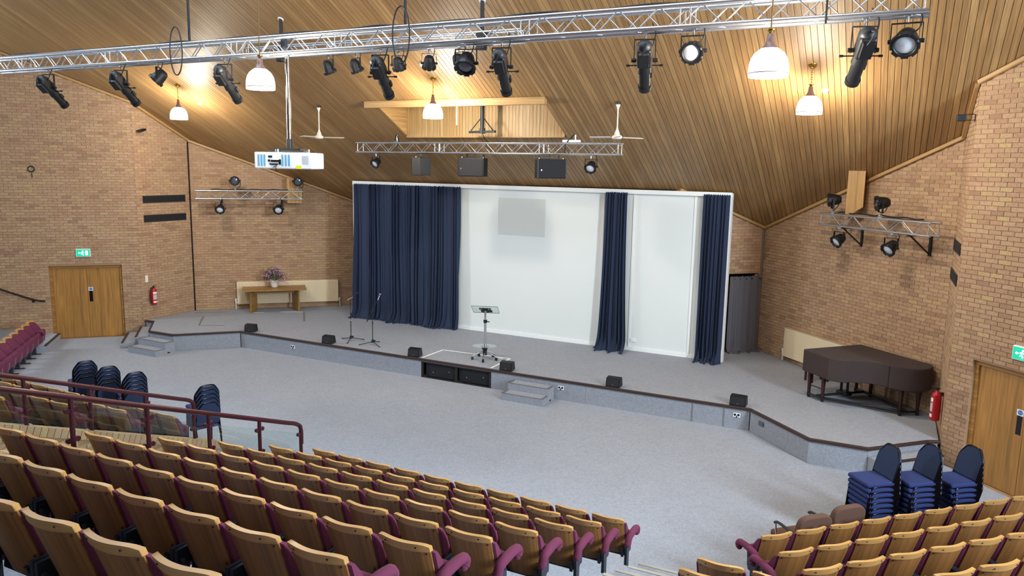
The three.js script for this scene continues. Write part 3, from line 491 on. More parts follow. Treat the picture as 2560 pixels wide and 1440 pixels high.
for (const [sx, cx, cz, ry, w] of [[-1, -8.46, -2.27, Math.atan2(0.687, 0.726), 'flower table truss'], [1, 8.52, -1.93, -Math.PI / 4, 'piano truss']]) {
  const at = (s, y, o) => V3(cx + s * Math.cos(ry) + o * Math.sin(ry), y, cz - s * Math.sin(ry) + o * Math.cos(ry)), n = V3(Math.sin(ry), 0, Math.cos(ry)), c = V3(0, 0, -1);
  const e0 = sx < 0 ? 'pale joint' : 'doorway', e1 = sx < 0 ? 'projector' : 'vent panels';
  can(`black uplight on top of ${w} towards the ${sx < 0 ? 'double door' : 'curtained doorway'}`, at(sx < 0 ? -0.42 : -1.1, 4.14, 0.1), sx < 0 ? V3(0.75, -0.1, 0.7) : V3(-0.75, -0.05, 0.15), { up: true, s: 0.95, dark: true });
  can(`black uplight on top of ${w} towards the ${sx < 0 ? 'navy curtain' : 'black vent panels'}`, at(sx < 0 ? 1.38 : 0.22, 4.14, 0.1), sx < 0 ? V3(0.7, -0.1, 0.75) : V3(-0.75, -0.08, 0.2), { up: true, s: 0.95, dark: true });
  can(`black can with white lens under ${w} towards the ${sx < 0 ? 'double door' : 'curtained doorway'}`, at(-0.85, 3.85, 0.1), sx < 0 ? V3(0.55, -0.55, 0.75) : V3(-0.5, -0.45, 0.5), { s: 0.9 });
  can(`black can with white lens under ${w} towards the ${sx < 0 ? 'navy curtain' : 'black vent panels'}`, at(sx < 0 ? 0.8 : 0.55, 3.85, 0.1), sx < 0 ? V3(0.55, -0.5, 0.75) : V3(-0.45, -0.5, 0.55), { s: 0.95 });
}

// loudspeakers under the loudspeaker truss
function speaker(label, x, ry) {
  const t = thing('loudspeaker', label, 'loudspeaker', x, 4.94, -1.0, ry, 'loudspeakers under the truss');
  const sh = new THREE.Shape([[-0.33, 0.2], [0.33, 0.2], [0.33, 0.02], [0.2, -0.22], [-0.2, -0.22], [-0.33, 0.02]].map(([a, b]) => new THREE.Vector2(a, b)));
  const g = new THREE.ExtrudeGeometry(sh, { depth: 0.4, bevelEnabled: true, bevelSize: 0.012, bevelThickness: 0.012, bevelSegments: 2 }); g.rotateX(Math.PI / 2); g.translate(0, 0.2, 0); mesh('cabinet', g, M.black, t);
  mesh('grille', rbox(0.63, 0.40, 0.02, 0.008, 0, 0, 0.212), M.grille, t);
  mesh('badge', cyl(0.018, 0.018, 0.006, 14, -0.25, -0.03, 0.223, Math.PI / 2), M.plate, t);
  mesh('hanging_bracket', [box(0.5, 0.02, 0.05, 0, 0.24, 0), box(0.02, 0.08, 0.05, -0.22, 0.26, 0), box(0.02, 0.08, 0.05, 0.22, 0.26, 0), cyl(0.012, 0.012, 0.16, 8, 0, 0.27, 0)], M.black, t);
  mesh('bolts', [cyl(0.01, 0.01, 0.03, 8, -0.28, 0.225, 0.12), cyl(0.01, 0.01, 0.03, 8, 0.28, 0.225, 0.12)], M.chrome, t);
}
speaker('black trapezoid loudspeaker turned sharply towards the double door', -1.52, -1.0);
speaker('black trapezoid loudspeaker below the black bracket in lightwell', -0.02, 0.02);
speaker('black trapezoid loudspeaker turned towards the aisle under the truss', 1.88, 0.75);
// projector
{
  const t = thing('projector', 'white projector on a silver pole clamped to the long truss', 'projector', 0.34, 4.88, 5.5, 0.42);
  mesh('body', rbox(0.90, 0.25, 0.62, 0.02, 0, 0.13, 0), M.whiteTrim, t);
  mesh('vent_slats', [-0.38, -0.335, -0.29, -0.01, 0.04, 0.09].map(x => box(0.03, 0.17, 0.006, x, 0.135, 0.311)), mat('#6fa9cc', 0.4), t);
  mesh('port_panel', [box(0.06, 0.03, 0.008, -0.2, 0.19, 0.311), box(0.13, 0.03, 0.03, -0.12, 0.125, 0.32), box(0.03, 0.03, 0.01, -0.22, 0.13, 0.311), box(0.1, 0.02, 0.03, -0.13, 0.075, 0.318), box(0.02, 0.02, 0.01, -0.2, 0.08, 0.311), box(0.03, 0.08, 0.01, -0.05, 0.11, 0.311)], M.black, t);
  mesh('filter_grille', Array.from({ length: 8 }, (_, i) => box(0.1, 0.008, 0.006, 0.34, 0.09 + i * 0.016, 0.311)), mat('#b9bcbc', 0.5), t);
  mesh('warning_label', box(0.085, 0.05, 0.004, 0.24, 0.035, 0.311), mat('#e8e227', 0.5), t);
  mesh('bracket', [box(0.55, 0.03, 0.34, 0, 0.275, 0), box(0.42, 0.03, 0.26, 0, 0.305, 0), cyl(0.05, 0.05, 0.16, 14, 0, 0.39, 0)], M.black, t);
  mesh('foot_knobs', [cyl(0.025, 0.025, 0.05, 10, 0.36, 0.28, 0.2), cyl(0.03, 0.03, 0.04, 10, -0.12, 0.285, 0.22)], M.alu, t);
  mesh('pole', rod(V3(0, 0.45, 0), V3(0, 1.79, 0), 0.036, 16), M.chrome, t);
  mesh('pole_clamp', [rbox(0.11, 0.14, 0.12, 0.02, 0, 1.78, 0.02), rbox(0.1, 0.2, 0.05, 0.015, 0, 1.86, 0.12)], mat('#33383d', 0.5), t);
  mesh('trailing_cable', tube([V3(-0.1, 0.06, 0.32), V3(-0.11, 0.02, 0.34), V3(-0.1, -0.03, 0.3)], 0.006, 12, 6), M.cable, t);
}
{ // bracket and strip light in the lightwell
  const t = thing('ceiling_bracket', 'black pole bracket with cross arm hanging in ceiling lightwell', 'bracket', 0.33, 5.74, -0.7);
  mesh('pole', cyl(0.05, 0.05, 2.4, 16, 0, 1.22, 0), M.black, t);
  mesh('cross_arm', [box(0.84, 0.05, 0.05, 0, 0, 0, 0, -0.3), cyl(0.065, 0.065, 0.12, 14, 0, 0.02, 0)], M.black, t);
  mesh('stays', [rod(V3(-0.25, 0.02, 0.08), V3(-0.04, 0.3, 0), 0.012, 6), rod(V3(0.25, 0.02, -0.08), V3(0.04, 0.3, 0), 0.012, 6)], M.black, t);
  mesh('drop_cable', tube([V3(0, -0.02, 0), V3(-0.01, -0.15, -0.15), V3(0.0, -0.24, -0.38)], 0.009, 12, 6), M.cable, t);
  tag(mesh('strip_batten', rbox(0.05, 1.2, 0.05, 0.012, -0.69, 6.52, -1.3), M.whiteTrim), 'slim white vertical batten on boarded face of the ceiling lightwell', 'batten');
}
// wood casing boxes at the wall tops
{ const cs = new THREE.Shape([[7.93, 4.05], [8.25, 4.28], [8.25, 5.02], [7.93, 5.02]].map(([a, b]) => new THREE.Vector2(a, b))), cg = new THREE.ExtrudeGeometry(cs, { depth: 0.42, bevelEnabled: false }), cu = cg.attributes.uv; cg.translate(0, 0, -2.94);
  for (let i = 0; i < cu.count; i++) cu.setXY(i, cu.getY(i), cu.getX(i)); tag(mesh('wooden_casing', cg, M.trimWood), 'boxed wooden casing below the ceiling above the piano truss', 'casing');
  const q = (s, o) => [-10.06 + s * 0.726 + o * 0.687, -1.45 - s * 0.687 + o * 0.726]; const [x2, z2] = q(3.0, 0.2);
  tag(mesh('wooden_casing', place(upGrain(0.42, 0.75, 0.4, 0, 0, 0), x2, 4.12, z2, 0, Math.atan2(0.687, 0.726)), M.trimWood), 'boxed wooden casing below the ceiling behind the projector', 'casing'); }

// ------------------------------------------------------------------ things on and around the stage
function onWall(a, b, s, y, o = 0) { const L = Math.hypot(b[0] - a[0], b[1] - a[1]), tx = (b[0] - a[0]) / L, tz = (b[1] - a[1]) / L; return { x: a[0] + tx * s - tz * o, y, z: a[1] + tz * s + tx * o, ry: Math.atan2(-tz, tx) }; }
const exitMat = canvasMat(128, 80, (c) => {
  c.fillStyle = '#0fb28a'; c.fillRect(0, 0, 128, 80); c.fillStyle = '#f2fffb';
  c.fillRect(84, 14, 26, 54); c.beginPath(); c.arc(62, 18, 7, 0, 7); c.fill();
  c.lineWidth = 8; c.strokeStyle = '#f2fffb'; c.beginPath(); c.moveTo(60, 26); c.lineTo(54, 46); c.lineTo(66, 56); c.lineTo(62, 70); c.moveTo(54, 46); c.lineTo(44, 60); c.moveTo(60, 30); c.lineTo(74, 40); c.moveTo(58, 30); c.lineTo(44, 36); c.stroke();
  c.beginPath(); c.moveTo(14, 40); c.lineTo(26, 28); c.lineTo(26, 35); c.lineTo(40, 35); c.lineTo(40, 45); c.lineTo(26, 45); c.lineTo(26, 52); c.fill();
}, { glow: 0.9 });
function exitSign(w, label) {
  const t = thing('exit_sign', label, 'exit sign', w.x, w.y, w.z, w.ry);
  mesh('casing', rbox(0.36, 0.22, 0.05, 0.012, 0, 0, 0.026), M.whiteTrim, t);
  const f = mesh('sign_face', new THREE.PlaneGeometry(0.33, 0.19), exitMat, t); f.position.z = 0.053;
  const l = new THREE.RectAreaLight(new THREE.Color(0.5, 1, 0.85), 0.9, 0.33, 0.19); l.position.set(0, 0, 0.06); l.lookAt(V3(0, 0, 10).applyAxisAngle(V3(0, 1, 0), w.ry).add(V3(w.x, w.y, w.z))); l.rotation.set(0, Math.PI, 0); t.add(l);
}
exitSign(onWall(B0, B1, 9.2, 2.41), 'lit green running man exit sign above the veneered double door');
exitSign(onWall(F0, F1, 1.3, 2.30), 'lit green exit sign on brick above door by stacked chairs');
function ventPanel(w, len, label) { const t = thing('vent_panel', label, 'vent panel', w.x, w.y, w.z, w.ry, 'black vent panels'); mesh('plate', rbox(len, 0.2, 0.012, 0.004, 0, 0, 0.012), M.vent, t); mesh('mesh_insert', box(len - 0.06, 0.14, 0.004, 0, 0, 0.019), mat('#101114', 0.8), t); }
ventPanel(onWall(B1, A1, 0.9, 3.87), 1.42, 'upper long black vent panel on brick above the wall extinguisher');
ventPanel(onWall(B1, A1, 0.9, 3.33), 1.42, 'lower long black vent panel on brick above the wall extinguisher');
ventPanel(onWall(E0, F0, 0.66, 3.73), 1.2, 'upper black vent panel on narrow wall beside the piano truss');
ventPanel(onWall(E0, F0, 0.62, 3.20), 1.2, 'lower black vent panel on narrow wall beside the piano truss');
function extinguisher(w, label, h = 0.55) {
  const t = thing('fire_extinguisher', label, 'fire extinguisher', w.x, w.y, w.z, w.ry);
  mesh('cylinder_body', lathe([[0.001, 0], [0.075, 0], [0.082, 0.015], [0.082, h * 0.72], [0.07, h * 0.8], [0.03, h * 0.86], [0.025, h * 0.9], [0.001, h * 0.9]], 24), M.red, t).position.z = 0.11;
  mesh('valve_head', [cyl(0.022, 0.022, 0.05, 10, 0, h * 0.92, 0.11), box(0.02, 0.015, 0.14, 0, h * 0.98, 0.13, -0.3), box(0.02, 0.012, 0.12, 0, h * 0.93, 0.15)], M.black, t);
  mesh('hose', tube([V3(0, h * 0.9, 0.13), V3(-0.09, h * 0.86, 0.12), V3(-0.125, h * 0.6, 0.1), V3(-0.115, h * 0.25, 0.1), V3(-0.09, h * 0.08, 0.11)], 0.011, 24, 7), M.black, t);
  const lb = (y, hh, m) => { const g = new THREE.CylinderGeometry(0.0835, 0.0835, hh, 14, 1, true, -0.9, 1.8); g.translate(0, y, 0.11); return mesh('label_band', g, m, t); };
  lb(h * 0.62, h * 0.12, M.labelWhite); lb(h * 0.4, h * 0.26, mat('#d9b9b4', 0.5)); lb(h * 0.15, h * 0.1, M.labelWhite);
  mesh('wall_hook', box(0.05, 0.06, 0.06, 0, h * 0.8, 0.03), M.black, t);
}
extinguisher(onWall(B1, A1, 0.30, 0.87), 'red fire extinguisher with hose on brick wall by the vase table end');
extinguisher(onWall(E0, F0, 1.12, 0.70), 'red fire extinguisher on narrow brick wall behind piano tail', 0.6);
{ const w = onWall(B1, A1, 0.17, 1.62); tag(mesh('notice_plate', place(rbox(0.09, 0.2, 0.01, 0.004), w.x + 0.008, w.y, w.z, 0, w.ry), M.labelWhite), 'small cream instruction plate above the wall fire extinguisher', 'notice'); }
{ // sloping handrail on the door wall
  const p = onWall(B0, B1, 6.0, 1.98, 0.08), q = onWall(B0, B1, 8.0, 1.13, 0.08), r = onWall(B0, B1, 8.2, 1.10, 0.08), t = thing('handrail', 'dark sloping handrail on the brick wall beside the double door', 'handrail', q.x, 0, q.z);
  const L = (a) => V3(a.x - q.x, a.y, a.z - q.z); mesh('rail', tube([L(p), L(q), L(r)], 0.024, 20, 10), mat('#1a0c10', 0.3), t);
  const b = onWall(B0, B1, 7.9, 1.12, 0.04); mesh('wall_bracket', [rod(V3(b.x - q.x, 1.12, b.z - q.z), V3(b.x - q.x, 1.17, b.z - q.z + 0.04), 0.012), cyl(0.04, 0.04, 0.03, 14, b.x - q.x - 0.02, 1.1, b.z - q.z - 0.02, Math.PI / 2, Math.PI / 4)], mat('#1a0c10', 0.3), t);
}
{ const w = onWall(B0, B1, 8.1, 4.68, 0.02), t = thing('cable_coil', 'small coil of black cable hanging on the brick wall', 'cable', w.x, w.y, w.z, w.ry); mesh('coil', new THREE.TorusGeometry(0.075, 0.014, 8, 24), M.cable, t); mesh('cable_tail', cyl(0.01, 0.01, 0.12, 6, 0.01, -0.17, 0), M.cable, t); }
{ const w = onWall(B1, A1, 0.2, 5.78, 0.12), t = thing('wall_floodlight', 'small black fitting under the ceiling edge near the cornice', 'light fitting', w.x, w.y, w.z, w.ry); mesh('housing', rbox(0.26, 0.06, 0.14, 0.025, 0, 0, 0, 0, 0.3, 0.25), M.black, t); mesh('arm', box(0.03, 0.03, 0.12, 0, 0, -0.06), M.black, t); }
{ const w = onWall(E0, F0, 1.3, 5.9), t = thing('wall_floodlight', 'small black bracketed fitting on corner of the tall brick wall', 'light fitting', w.x, w.y, w.z, w.ry); mesh('housing', rbox(0.12, 0.11, 0.14, 0.012, 0, 0, 0.2), M.black, t); mesh('arm', [box(0.012, 0.012, 0.16, 0.05, 0.05, 0.08), box(0.012, 0.012, 0.16, 0.05, -0.04, 0.08), box(0.012, 0.1, 0.012, 0.05, 0.005, 0.01)], M.black, t); }
// radiators
function radiator(w, len, label, ribs) {
  const t = thing('radiator', label, 'radiator', w.x, w.y, w.z, w.ry); const h = 0.7;
  mesh('panel_body', [rbox(len, h, 0.05, 0.012, len / 2, h / 2, 0.09), box(len - 0.02, 0.02, 0.1, len / 2, h - 0.01, 0.06)], M.cream, t);
  if (ribs) { const n = Math.floor((len - 0.1) / 0.045), g = rbox(0.024, h - 0.08, 0.016, 0.007); for (let i = 0; i < n; i++) { const m = mesh('rib', g, M.cream, t); m.position.set(0.06 + i * 0.045, h / 2, 0.118); } }
  mesh('valves', [cyl(0.02, 0.02, 0.1, 10, -0.04, 0.06, 0.08), cyl(0.028, 0.028, 0.07, 12, -0.04, 0.14, 0.08), cyl(0.018, 0.018, 0.09, 10, len + 0.04, 0.08, 0.08), box(len + 0.1, 0.03, 0.03, len / 2, 0.06, 0.06)], M.whiteTrim, t);
  mesh('pipes', [cyl(0.012, 0.012, w.y - S + 0.03, 8, -0.04, -(w.y - S) / 2 + 0.02, 0.08), cyl(0.012, 0.012, w.y - S + 0.05, 8, len + 0.04, -(w.y - S) / 2 + 0.03, 0.08)], M.whiteTrim, t);
}
radiator(onWall(A1, G1, 1.22, 0.61, 0.0), 3.06, 'long cream ribbed radiator on brick wall behind the table', true);
radiator(onWall(D0, E0, 1.15, 0.57, 0.0), 2.4, 'plain cream panel radiator on brick wall behind the covered piano', false);
// table with flowers
{
  const t = thing('wooden_table', 'light oak table with two slab legs in front of ribbed radiator', 'table', -7.95, S, -2.62, 0.78);
  mesh('table_top', rbox(1.85, 0.035, 0.86, 0.008, 0, 0.705, 0), M.tableWood, t);
  for (const x of [-0.62, 0.62]) mesh('leg', rbox(0.05, 0.685, 0.5, 0.006, x, 0.345, 0, 0, 0.35 * Math.sign(x)), M.tableWood, t);
  mesh('rail', box(1.2, 0.12, 0.03, 0, 0.62, -0.05), M.tableWood, t);
}
{
  const t = thing('flower_arrangement', 'white pot of pink flower sprays and green leaves on oak table', 'flowers', -7.99, S + 0.724, -2.66);
  mesh('pot', lathe([[0.001, 0], [0.085, 0], [0.1, 0.05], [0.125, 0.2], [0.135, 0.24], [0.125, 0.24], [0.11, 0.2], [0.001, 0.2]], 24), M.creamWhite, t);
  const leaf = [], pink = [], pale = []; const dl = () => { const a = rr(0, 6.283), e = rr(-0.15, 1.35); return V3(Math.cos(a) * Math.cos(e), Math.sin(e), Math.sin(a) * Math.cos(e)); };
  for (let i = 0; i < 240; i++) { const d = dl(), r = rr(0.12, 0.34), g = new THREE.SphereGeometry(1, 6, 4); g.scale(0.012, 0.006, rr(0.03, 0.055)); g.rotateX(rr(-1, 1)); g.rotateY(rr(0, 6.28)); g.translate(d.x * r * 1.15, 0.24 + Math.max(0, d.y) * r * 1.05 + 0.04, d.z * r); leaf.push(g); }
  for (let i = 0; i < 44; i++) { const d = dl(), r = rr(0.26, 0.42); for (let k = 0; k < 7; k++) { const q = 0.6 + k * 0.075, g = new THREE.SphereGeometry(rr(0.011, 0.02), 6, 5); g.translate(d.x * r * q * 1.2 + rr(-.012, .012), 0.25 + Math.max(-0.1, d.y * r * q) + rr(-.012, .012) - 0.05 * q * q * (1 - d.y), d.z * r * q + rr(-.012, .012)); (k % 3 ? pink : pale).push(g); } }
  for (let i = 0; i < 26; i++) { const d = dl(), r = rr(0.2, 0.36); leaf.push(rod(V3(0, 0.2, 0), V3(d.x * r, 0.24 + Math.max(0, d.y) * r, d.z * r), 0.004, 5)); }
  mesh('leaves', leaf, mat('#3c5a3a', 0.7), t).userData.kind = 'stuff'; mesh('pink_sprays', pink, mat('#b0689a', 0.7), t).userData.kind = 'stuff'; mesh('pale_blossoms', pale, mat('#e0b3cc', 0.7), t).userData.kind = 'stuff';
}
// lectern
{
  const t = thing('lectern', 'glass topped chrome lectern on five castors on the stage', 'lectern', 0.46, S, -0.72, 0.35);
  mesh('column', [cyl(0.03, 0.03, 0.62, 16, 0, 0.62, 0), cyl(0.024, 0.024, 0.32, 16, 0, 1.05, 0)], M.chrome, t);
  mesh('height_collar', [cyl(0.045, 0.04, 0.07, 14, 0, 0.92, 0), cyl(0.012, 0.012, 0.1, 8, 0.05, 0.91, 0, 0, 0, 1.57)], M.black, t);
  mesh('desk_glass', rbox(0.62, 0.008, 0.42, 0.003, 0, 1.2, 0.0, -0.55), M.glass, t);
  mesh('desk_edge', [box(0.62, 0.012, 0.006, 0, 1.31, 0.179, -0.55), box(0.62, 0.012, 0.006, 0, 1.09, -0.179, -0.55), box(0.006, 0.012, 0.42, 0.31, 1.2, 0, -0.55), box(0.006, 0.012, 0.42, -0.31, 1.2, 0, -0.55)], mat('#5d706c', 0.3), t);
  mesh('desk_bracket', [box(0.27, 0.012, 0.10, 0, 1.225, 0.07, -0.55), box(0.27, 0.012, 0.12, 0.02, 1.15, -0.07, -0.55), box(0.16, 0.03, 0.2, 0, 1.178, 0, -0.55)], M.black, t);
  mesh('bracket_discs', [-0.09, -0.045, 0, 0.045, 0.09].map(x => cyl(0.014, 0.014, 0.03, 10, x, 1.225, 0.07, -0.55)), M.whiteTrim, t);
  const sh = new THREE.CylinderGeometry(0.29, 0.29, 0.008, 32); sh.scale(1, 1, 0.72); sh.translate(0, 0.34, 0.06); mesh('shelf_glass', sh, M.glass, t);
  mesh('shelf_bracket', [cyl(0.1, 0.05, 0.1, 14, 0, 0.28, 0.02), cyl(0.05, 0.05, 0.18, 14, 0, 0.2, 0)], M.black, t);
  for (let i = 0; i < 5; i++) { const a = i / 5 * Math.PI * 2 + 0.3, c = Math.cos(a), s = Math.sin(a); mesh('base_arm', tube([V3(0.03 * c, 0.15, 0.03 * s), V3(0.14 * c, 0.155, 0.14 * s), V3(0.27 * c, 0.1, 0.27 * s), V3(0.3 * c, 0.075, 0.3 * s)], 0.016, 14, 8), M.chrome, t); const w = merge([cyl(0.026, 0.026, 0.02, 14, -0.016, 0, 0, 0, 0, 1.57), cyl(0.026, 0.026, 0.02, 14, 0.016, 0, 0, 0, 0, 1.57), box(0.05, 0.04, 0.045, 0, 0.02, 0)]); place(w, 0.3 * c, 0.028, 0.3 * s, 0, -a); mesh('castor', w, M.black, t); }
}
// microphone stands
function micStand(label, x, z, boom) {
  const t = thing('microphone_stand', label, 'microphone stand', x, S, z, 0, 'microphone stands on the stage'), h = boom ? 0.78 : 1.02;
  mesh('shaft', [cyl(0.011, 0.011, h * 0.6, 10, 0, 0.1 + h * 0.3, 0), cyl(0.008, 0.008, h * 0.5, 10, 0, 0.1 + h * 0.72, 0), cyl(0.016, 0.016, 0.06, 10, 0, 0.1 + h * 0.6, 0)], M.black, t);
  mesh('hub', [cyl(0.03, 0.04, 0.07, 14, 0, 0.1, 0), cyl(0.02, 0.02, 0.05, 10, 0.05, 0.12, 0, 0, 0, 1.57)], M.black, t);
  for (let i = 0; i < 3; i++) { const a = i * 2.094 + (boom ? 0.4 : 1.2); mesh('leg', [rod(V3(0.02 * Math.cos(a), 0.08, 0.02 * Math.sin(a)), V3(0.33 * Math.cos(a), 0.015, 0.33 * Math.sin(a)), 0.009, 8), place(new THREE.SphereGeometry(0.015, 8, 6), 0.33 * Math.cos(a), 0.016, 0.33 * Math.sin(a))], M.black, t); }
  mesh('shaft_ring', cyl(0.0125, 0.0125, 0.02, 10, 0, 0.55, 0), M.whiteTrim, t);
  if (boom) { mesh('boom_arm', [rod(V3(-0.10, 0.66, 0.06), V3(0.13, 1.2, -0.09), 0.008, 8), cyl(0.02, 0.02, 0.06, 10, 0, 0.89, 0.02, 1.57), rod(V3(-0.10, 0.66, 0.06), V3(-0.12, 0.6, 0.07), 0.014, 8)], M.black, t); mesh('microphone', [rod(V3(0.11, 1.15, -0.08), V3(0.15, 1.27, -0.11), 0.013, 10), place(new THREE.SphereGeometry(0.022, 10, 8), 0.16, 1.3, -0.115)], M.alu, t); }
  else { mesh('mic_clip', [rod(V3(-0.06, 1.07, 0.05), V3(0.05, 1.15, -0.04), 0.014, 8)], M.plate, t); mesh('microphone', [rod(V3(0.02, 1.14, -0.02), V3(0.12, 1.24, -0.1), 0.014, 10), place(new THREE.SphereGeometry(0.026, 10, 8), 0.135, 1.255, -0.11)], M.black, t); }
}
micStand('black straight microphone stand close to the table with flowers', -3.43, -0.62, false);
micStand('black boom microphone stand in front of the wide navy curtain', -2.68, -0.54, true);
// wedge monitors along the stage edge
const monAt = ['by the angled stage end opposite the flower table', 'beside the two microphone stands', 'at one corner of taped hatch near boom stand', 'at taped hatch corner beside the lectern', 'above the portable steps socket plate', 'by the angled stage end opposite the piano'];
[-6.42, -3.75, -1.12, 1.36, 3.89, 6.45].forEach((x, i) => {
  const t = thing('stage_monitor', `small black wedge speaker ${monAt[i]}`, 'speaker', x, S, -0.13, [0.25, 0.1, 0.12, 0.08, 0, -0.05][i], 'small wedge speakers along the stage edge');
  const sh = new THREE.Shape([[-0.09, 0.02], [0.09, 0.0], [0.06, 0.17], [-0.05, 0.19]].map(([a, b]) => new THREE.Vector2(a, b)));
  const g = new THREE.ExtrudeGeometry(sh, { depth: 0.3, bevelEnabled: true, bevelSize: 0.006, bevelThickness: 0.006, bevelSegments: 1 }); g.rotateY(-Math.PI / 2); g.translate(0.15, 0.008, 0); mesh('cabinet', g, M.black, t);
  mesh('grille', box(0.27, 0.15, 0.006, 0, 0.1, 0.085, -0.18), M.grille, t); mesh('badge', cyl(0.01, 0.01, 0.004, 10, 0, 0.05, 0.098, 1.4), M.plate, t);
});
// subwoofers in the recess of the stage front
{
  const r = thing('speaker_bay', 'black framed speaker bay under the taped hatch in stage front', 'speaker bay', 0.07, 0, -0.04);
  mesh('frame', [box(1.88, 0.03, 0.05, 0, 0.375, 0), box(1.88, 0.02, 0.05, 0, 0.011, 0), box(0.045, 0.36, 0.05, -0.915, 0.195, 0), box(0.045, 0.36, 0.05, 0.915, 0.195, 0), box(0.05, 0.36, 0.05, 0.02, 0.195, 0)], mat('#1f1c1a', 0.6), r);
  for (const [x, w] of [[-0.44, 'table'], [0.47, 'step']]) {
    const t = thing('subwoofer', x < 0 ? 'black subwoofer in stage front bay towards the boom microphone stand' : 'black subwoofer in stage front bay towards the portable carpeted steps', 'subwoofer', 0.07 + x, 0.001, -0.34, 0, 'subwoofers in the stage front');
    mesh('cabinet', rbox(0.84, 0.34, 0.5, 0.01, 0, 0.19, 0), M.black, t); mesh('grille', box(0.8, 0.31, 0.012, 0, 0.19, 0.256), M.grille, t);
    for (const dx of [-0.2, 0.24]) mesh('knob', place(new THREE.SphereGeometry(0.016, 8, 6), dx, 0.2 - 0.06 * (dx < 0), 0.265), M.plate, t);
  }
}
// portable carpeted steps
function portableSteps(label, x, z, ry, w) {
  const t = thing('portable_steps', label, 'steps', x, 0.001, z, ry);
  mesh('step_block', [box(w, 0.15, 0.6, 0, 0.075, 0.3), box(w, 0.15, 0.3, 0, 0.225, 0.15)], M.faceCarpet, t);
  for (const [y, z0] of [[0.152, 0.45], [0.302, 0.15]]) { mesh('tread', box(w - 0.12, 0.006, 0.24, 0, y, z0 - 0.01), M.stageCarpet, t); mesh('edge_strip', [box(w, 0.012, 0.035, 0, y, z0 + 0.135), box(0.04, 0.012, 0.27, -w / 2 + 0.02, y, z0), box(0.04, 0.012, 0.27, w / 2 - 0.02, y, z0)], M.metalStrip, t); }
  mesh('hand_slot', box(0.004, 0.03, 0.08, w / 2, 0.03, 0.2), M.black, t);
}
portableSteps('grey carpeted two-step block in front of stage beside the subwoofers', 2.1, 0.02, 0, 0.97);
portableSteps('grey carpeted two-step block by the double door at stage corner', -8.24, 1.26, 0, 1.03);
// sockets on the stage front
for (const [x, y, z, ry, l, m] of [[-4.85, 0.24, -0.018, 0, 'white socket plate on stage front below the flower table end', 1], [2.73, 0.27, -0.018, 0, 'white socket plate on stage front beside the portable steps', 1], [6.45, 0.28, -0.018, 0, 'white socket plate on stage front near the angled corner', 1], [6.95, 0.27, 0.25, -Math.PI / 4 , 'dark grey socket plate on the angled stage face', 0]]) {
  const t = thing('socket_outlet', l, 'socket', x, y, z, ry); mesh('face_plate', rbox(0.14, 0.085, 0.014, 0.004, 0, 0, 0.005), m ? M.whiteTrim : mat('#5b6066', 0.5), t);
  if (m) mesh('outlets', [cyl(0.024, 0.024, 0.006, 14, -0.034, 0.006, 0.013, Math.PI / 2), cyl(0.024, 0.024, 0.006, 14, 0.034, 0.006, 0.013, Math.PI / 2), box(0.02, 0.04, 0.01, 0, -0.03, 0.012)], M.black, t);
}
// covered grand piano
{
  const t = thing('grand_piano', 'grand piano under a fitted dark brown cloth cover on dolly', 'piano', 8.6, S, -1.85);
  const out = [[-1.12, 0.42], [-0.62, 0.95], [-0.40, 1.0], [-0.24, 0.93], [0.05, 0.82], [0.28, 0.86], [0.55, 1.0], [0.80, 1.03], [1.0, 0.92], [1.12, 0.72], [1.12, 0.52], [-0.15, -0.62]].map(([x, z]) => new THREE.Vector2(x, -z));
  const crv = new THREE.Shape(); crv.moveTo(out[0].x, out[0].y); crv.lineTo(out[1].x, out[1].y); crv.splineThru(out.slice(2, 11)); crv.lineTo(out[11].x, out[11].y); crv.closePath();
  const g = new THREE.ExtrudeGeometry(crv, { depth: 0.40, bevelEnabled: true, bevelSize: 0.025, bevelThickness: 0.025, bevelSegments: 3, curveSegments: 24 }); g.rotateX(-Math.PI / 2); g.translate(0, 0.56, 0); mesh('cover', g, M.pianoCover, t);
  mesh('cover_seam', box(0.012, 0.4, 0.01, 0.42, 0.76, 0.97), mat('#241c1b', 0.95), t);
  const leg = (x, z) => mesh('leg', lathe([[0.001, 0.09], [0.03, 0.09], [0.036, 0.3], [0.05, 0.56], [0.001, 0.56]], 4).rotateY(Math.PI / 4 + 0.78).translate(x, 0, z), M.pianoLeg, t);
  const legs = [[-1.0, 0.42], [-0.72, 0.66], [0.66, 0.86], [0.96, 0.66], [-0.16, -0.42], [0.12, -0.2]]; for (const [x, z] of legs) leg(x, z);
  mesh('dolly', [rod(V3(-1.0, 0.07, 0.42), V3(-0.72, 0.07, 0.66), 0.024), rod(V3(0.66, 0.07, 0.86), V3(0.96, 0.07, 0.66), 0.024), rod(V3(-0.16, 0.07, -0.42), V3(0.12, 0.07, -0.2), 0.024), rod(V3(-0.8, 0.07, 0.6), V3(0.75, 0.07, 0.8), 0.028), rod(V3(-0.85, 0.07, 0.5), V3(0, 0.07, -0.3), 0.024), rod(V3(0.8, 0.07, 0.75), V3(0, 0.07, -0.3), 0.024)], M.black, t);
  for (const [x, z] of legs) mesh('castor', [cyl(0.035, 0.035, 0.03, 12, x, 0.036, z, 0, 0.7, 1.57), box(0.07, 0.04, 0.07, x, 0.07, z)], M.black, t);
  mesh('leg_stretchers', [rod(V3(-1.0, 0.26, 0.42), V3(-0.72, 0.26, 0.66), 0.012)], M.pianoLeg, t);
  mesh('pedal_lyre', [box(0.05, 0.5, 0.04, -0.42, 0.33, 0.02), box(0.05, 0.5, 0.04, -0.30, 0.33, 0.1), rbox(0.26, 0.09, 0.2, 0.03, -0.36, 0.09, 0.06, 0, -0.7)], M.black, t);
}
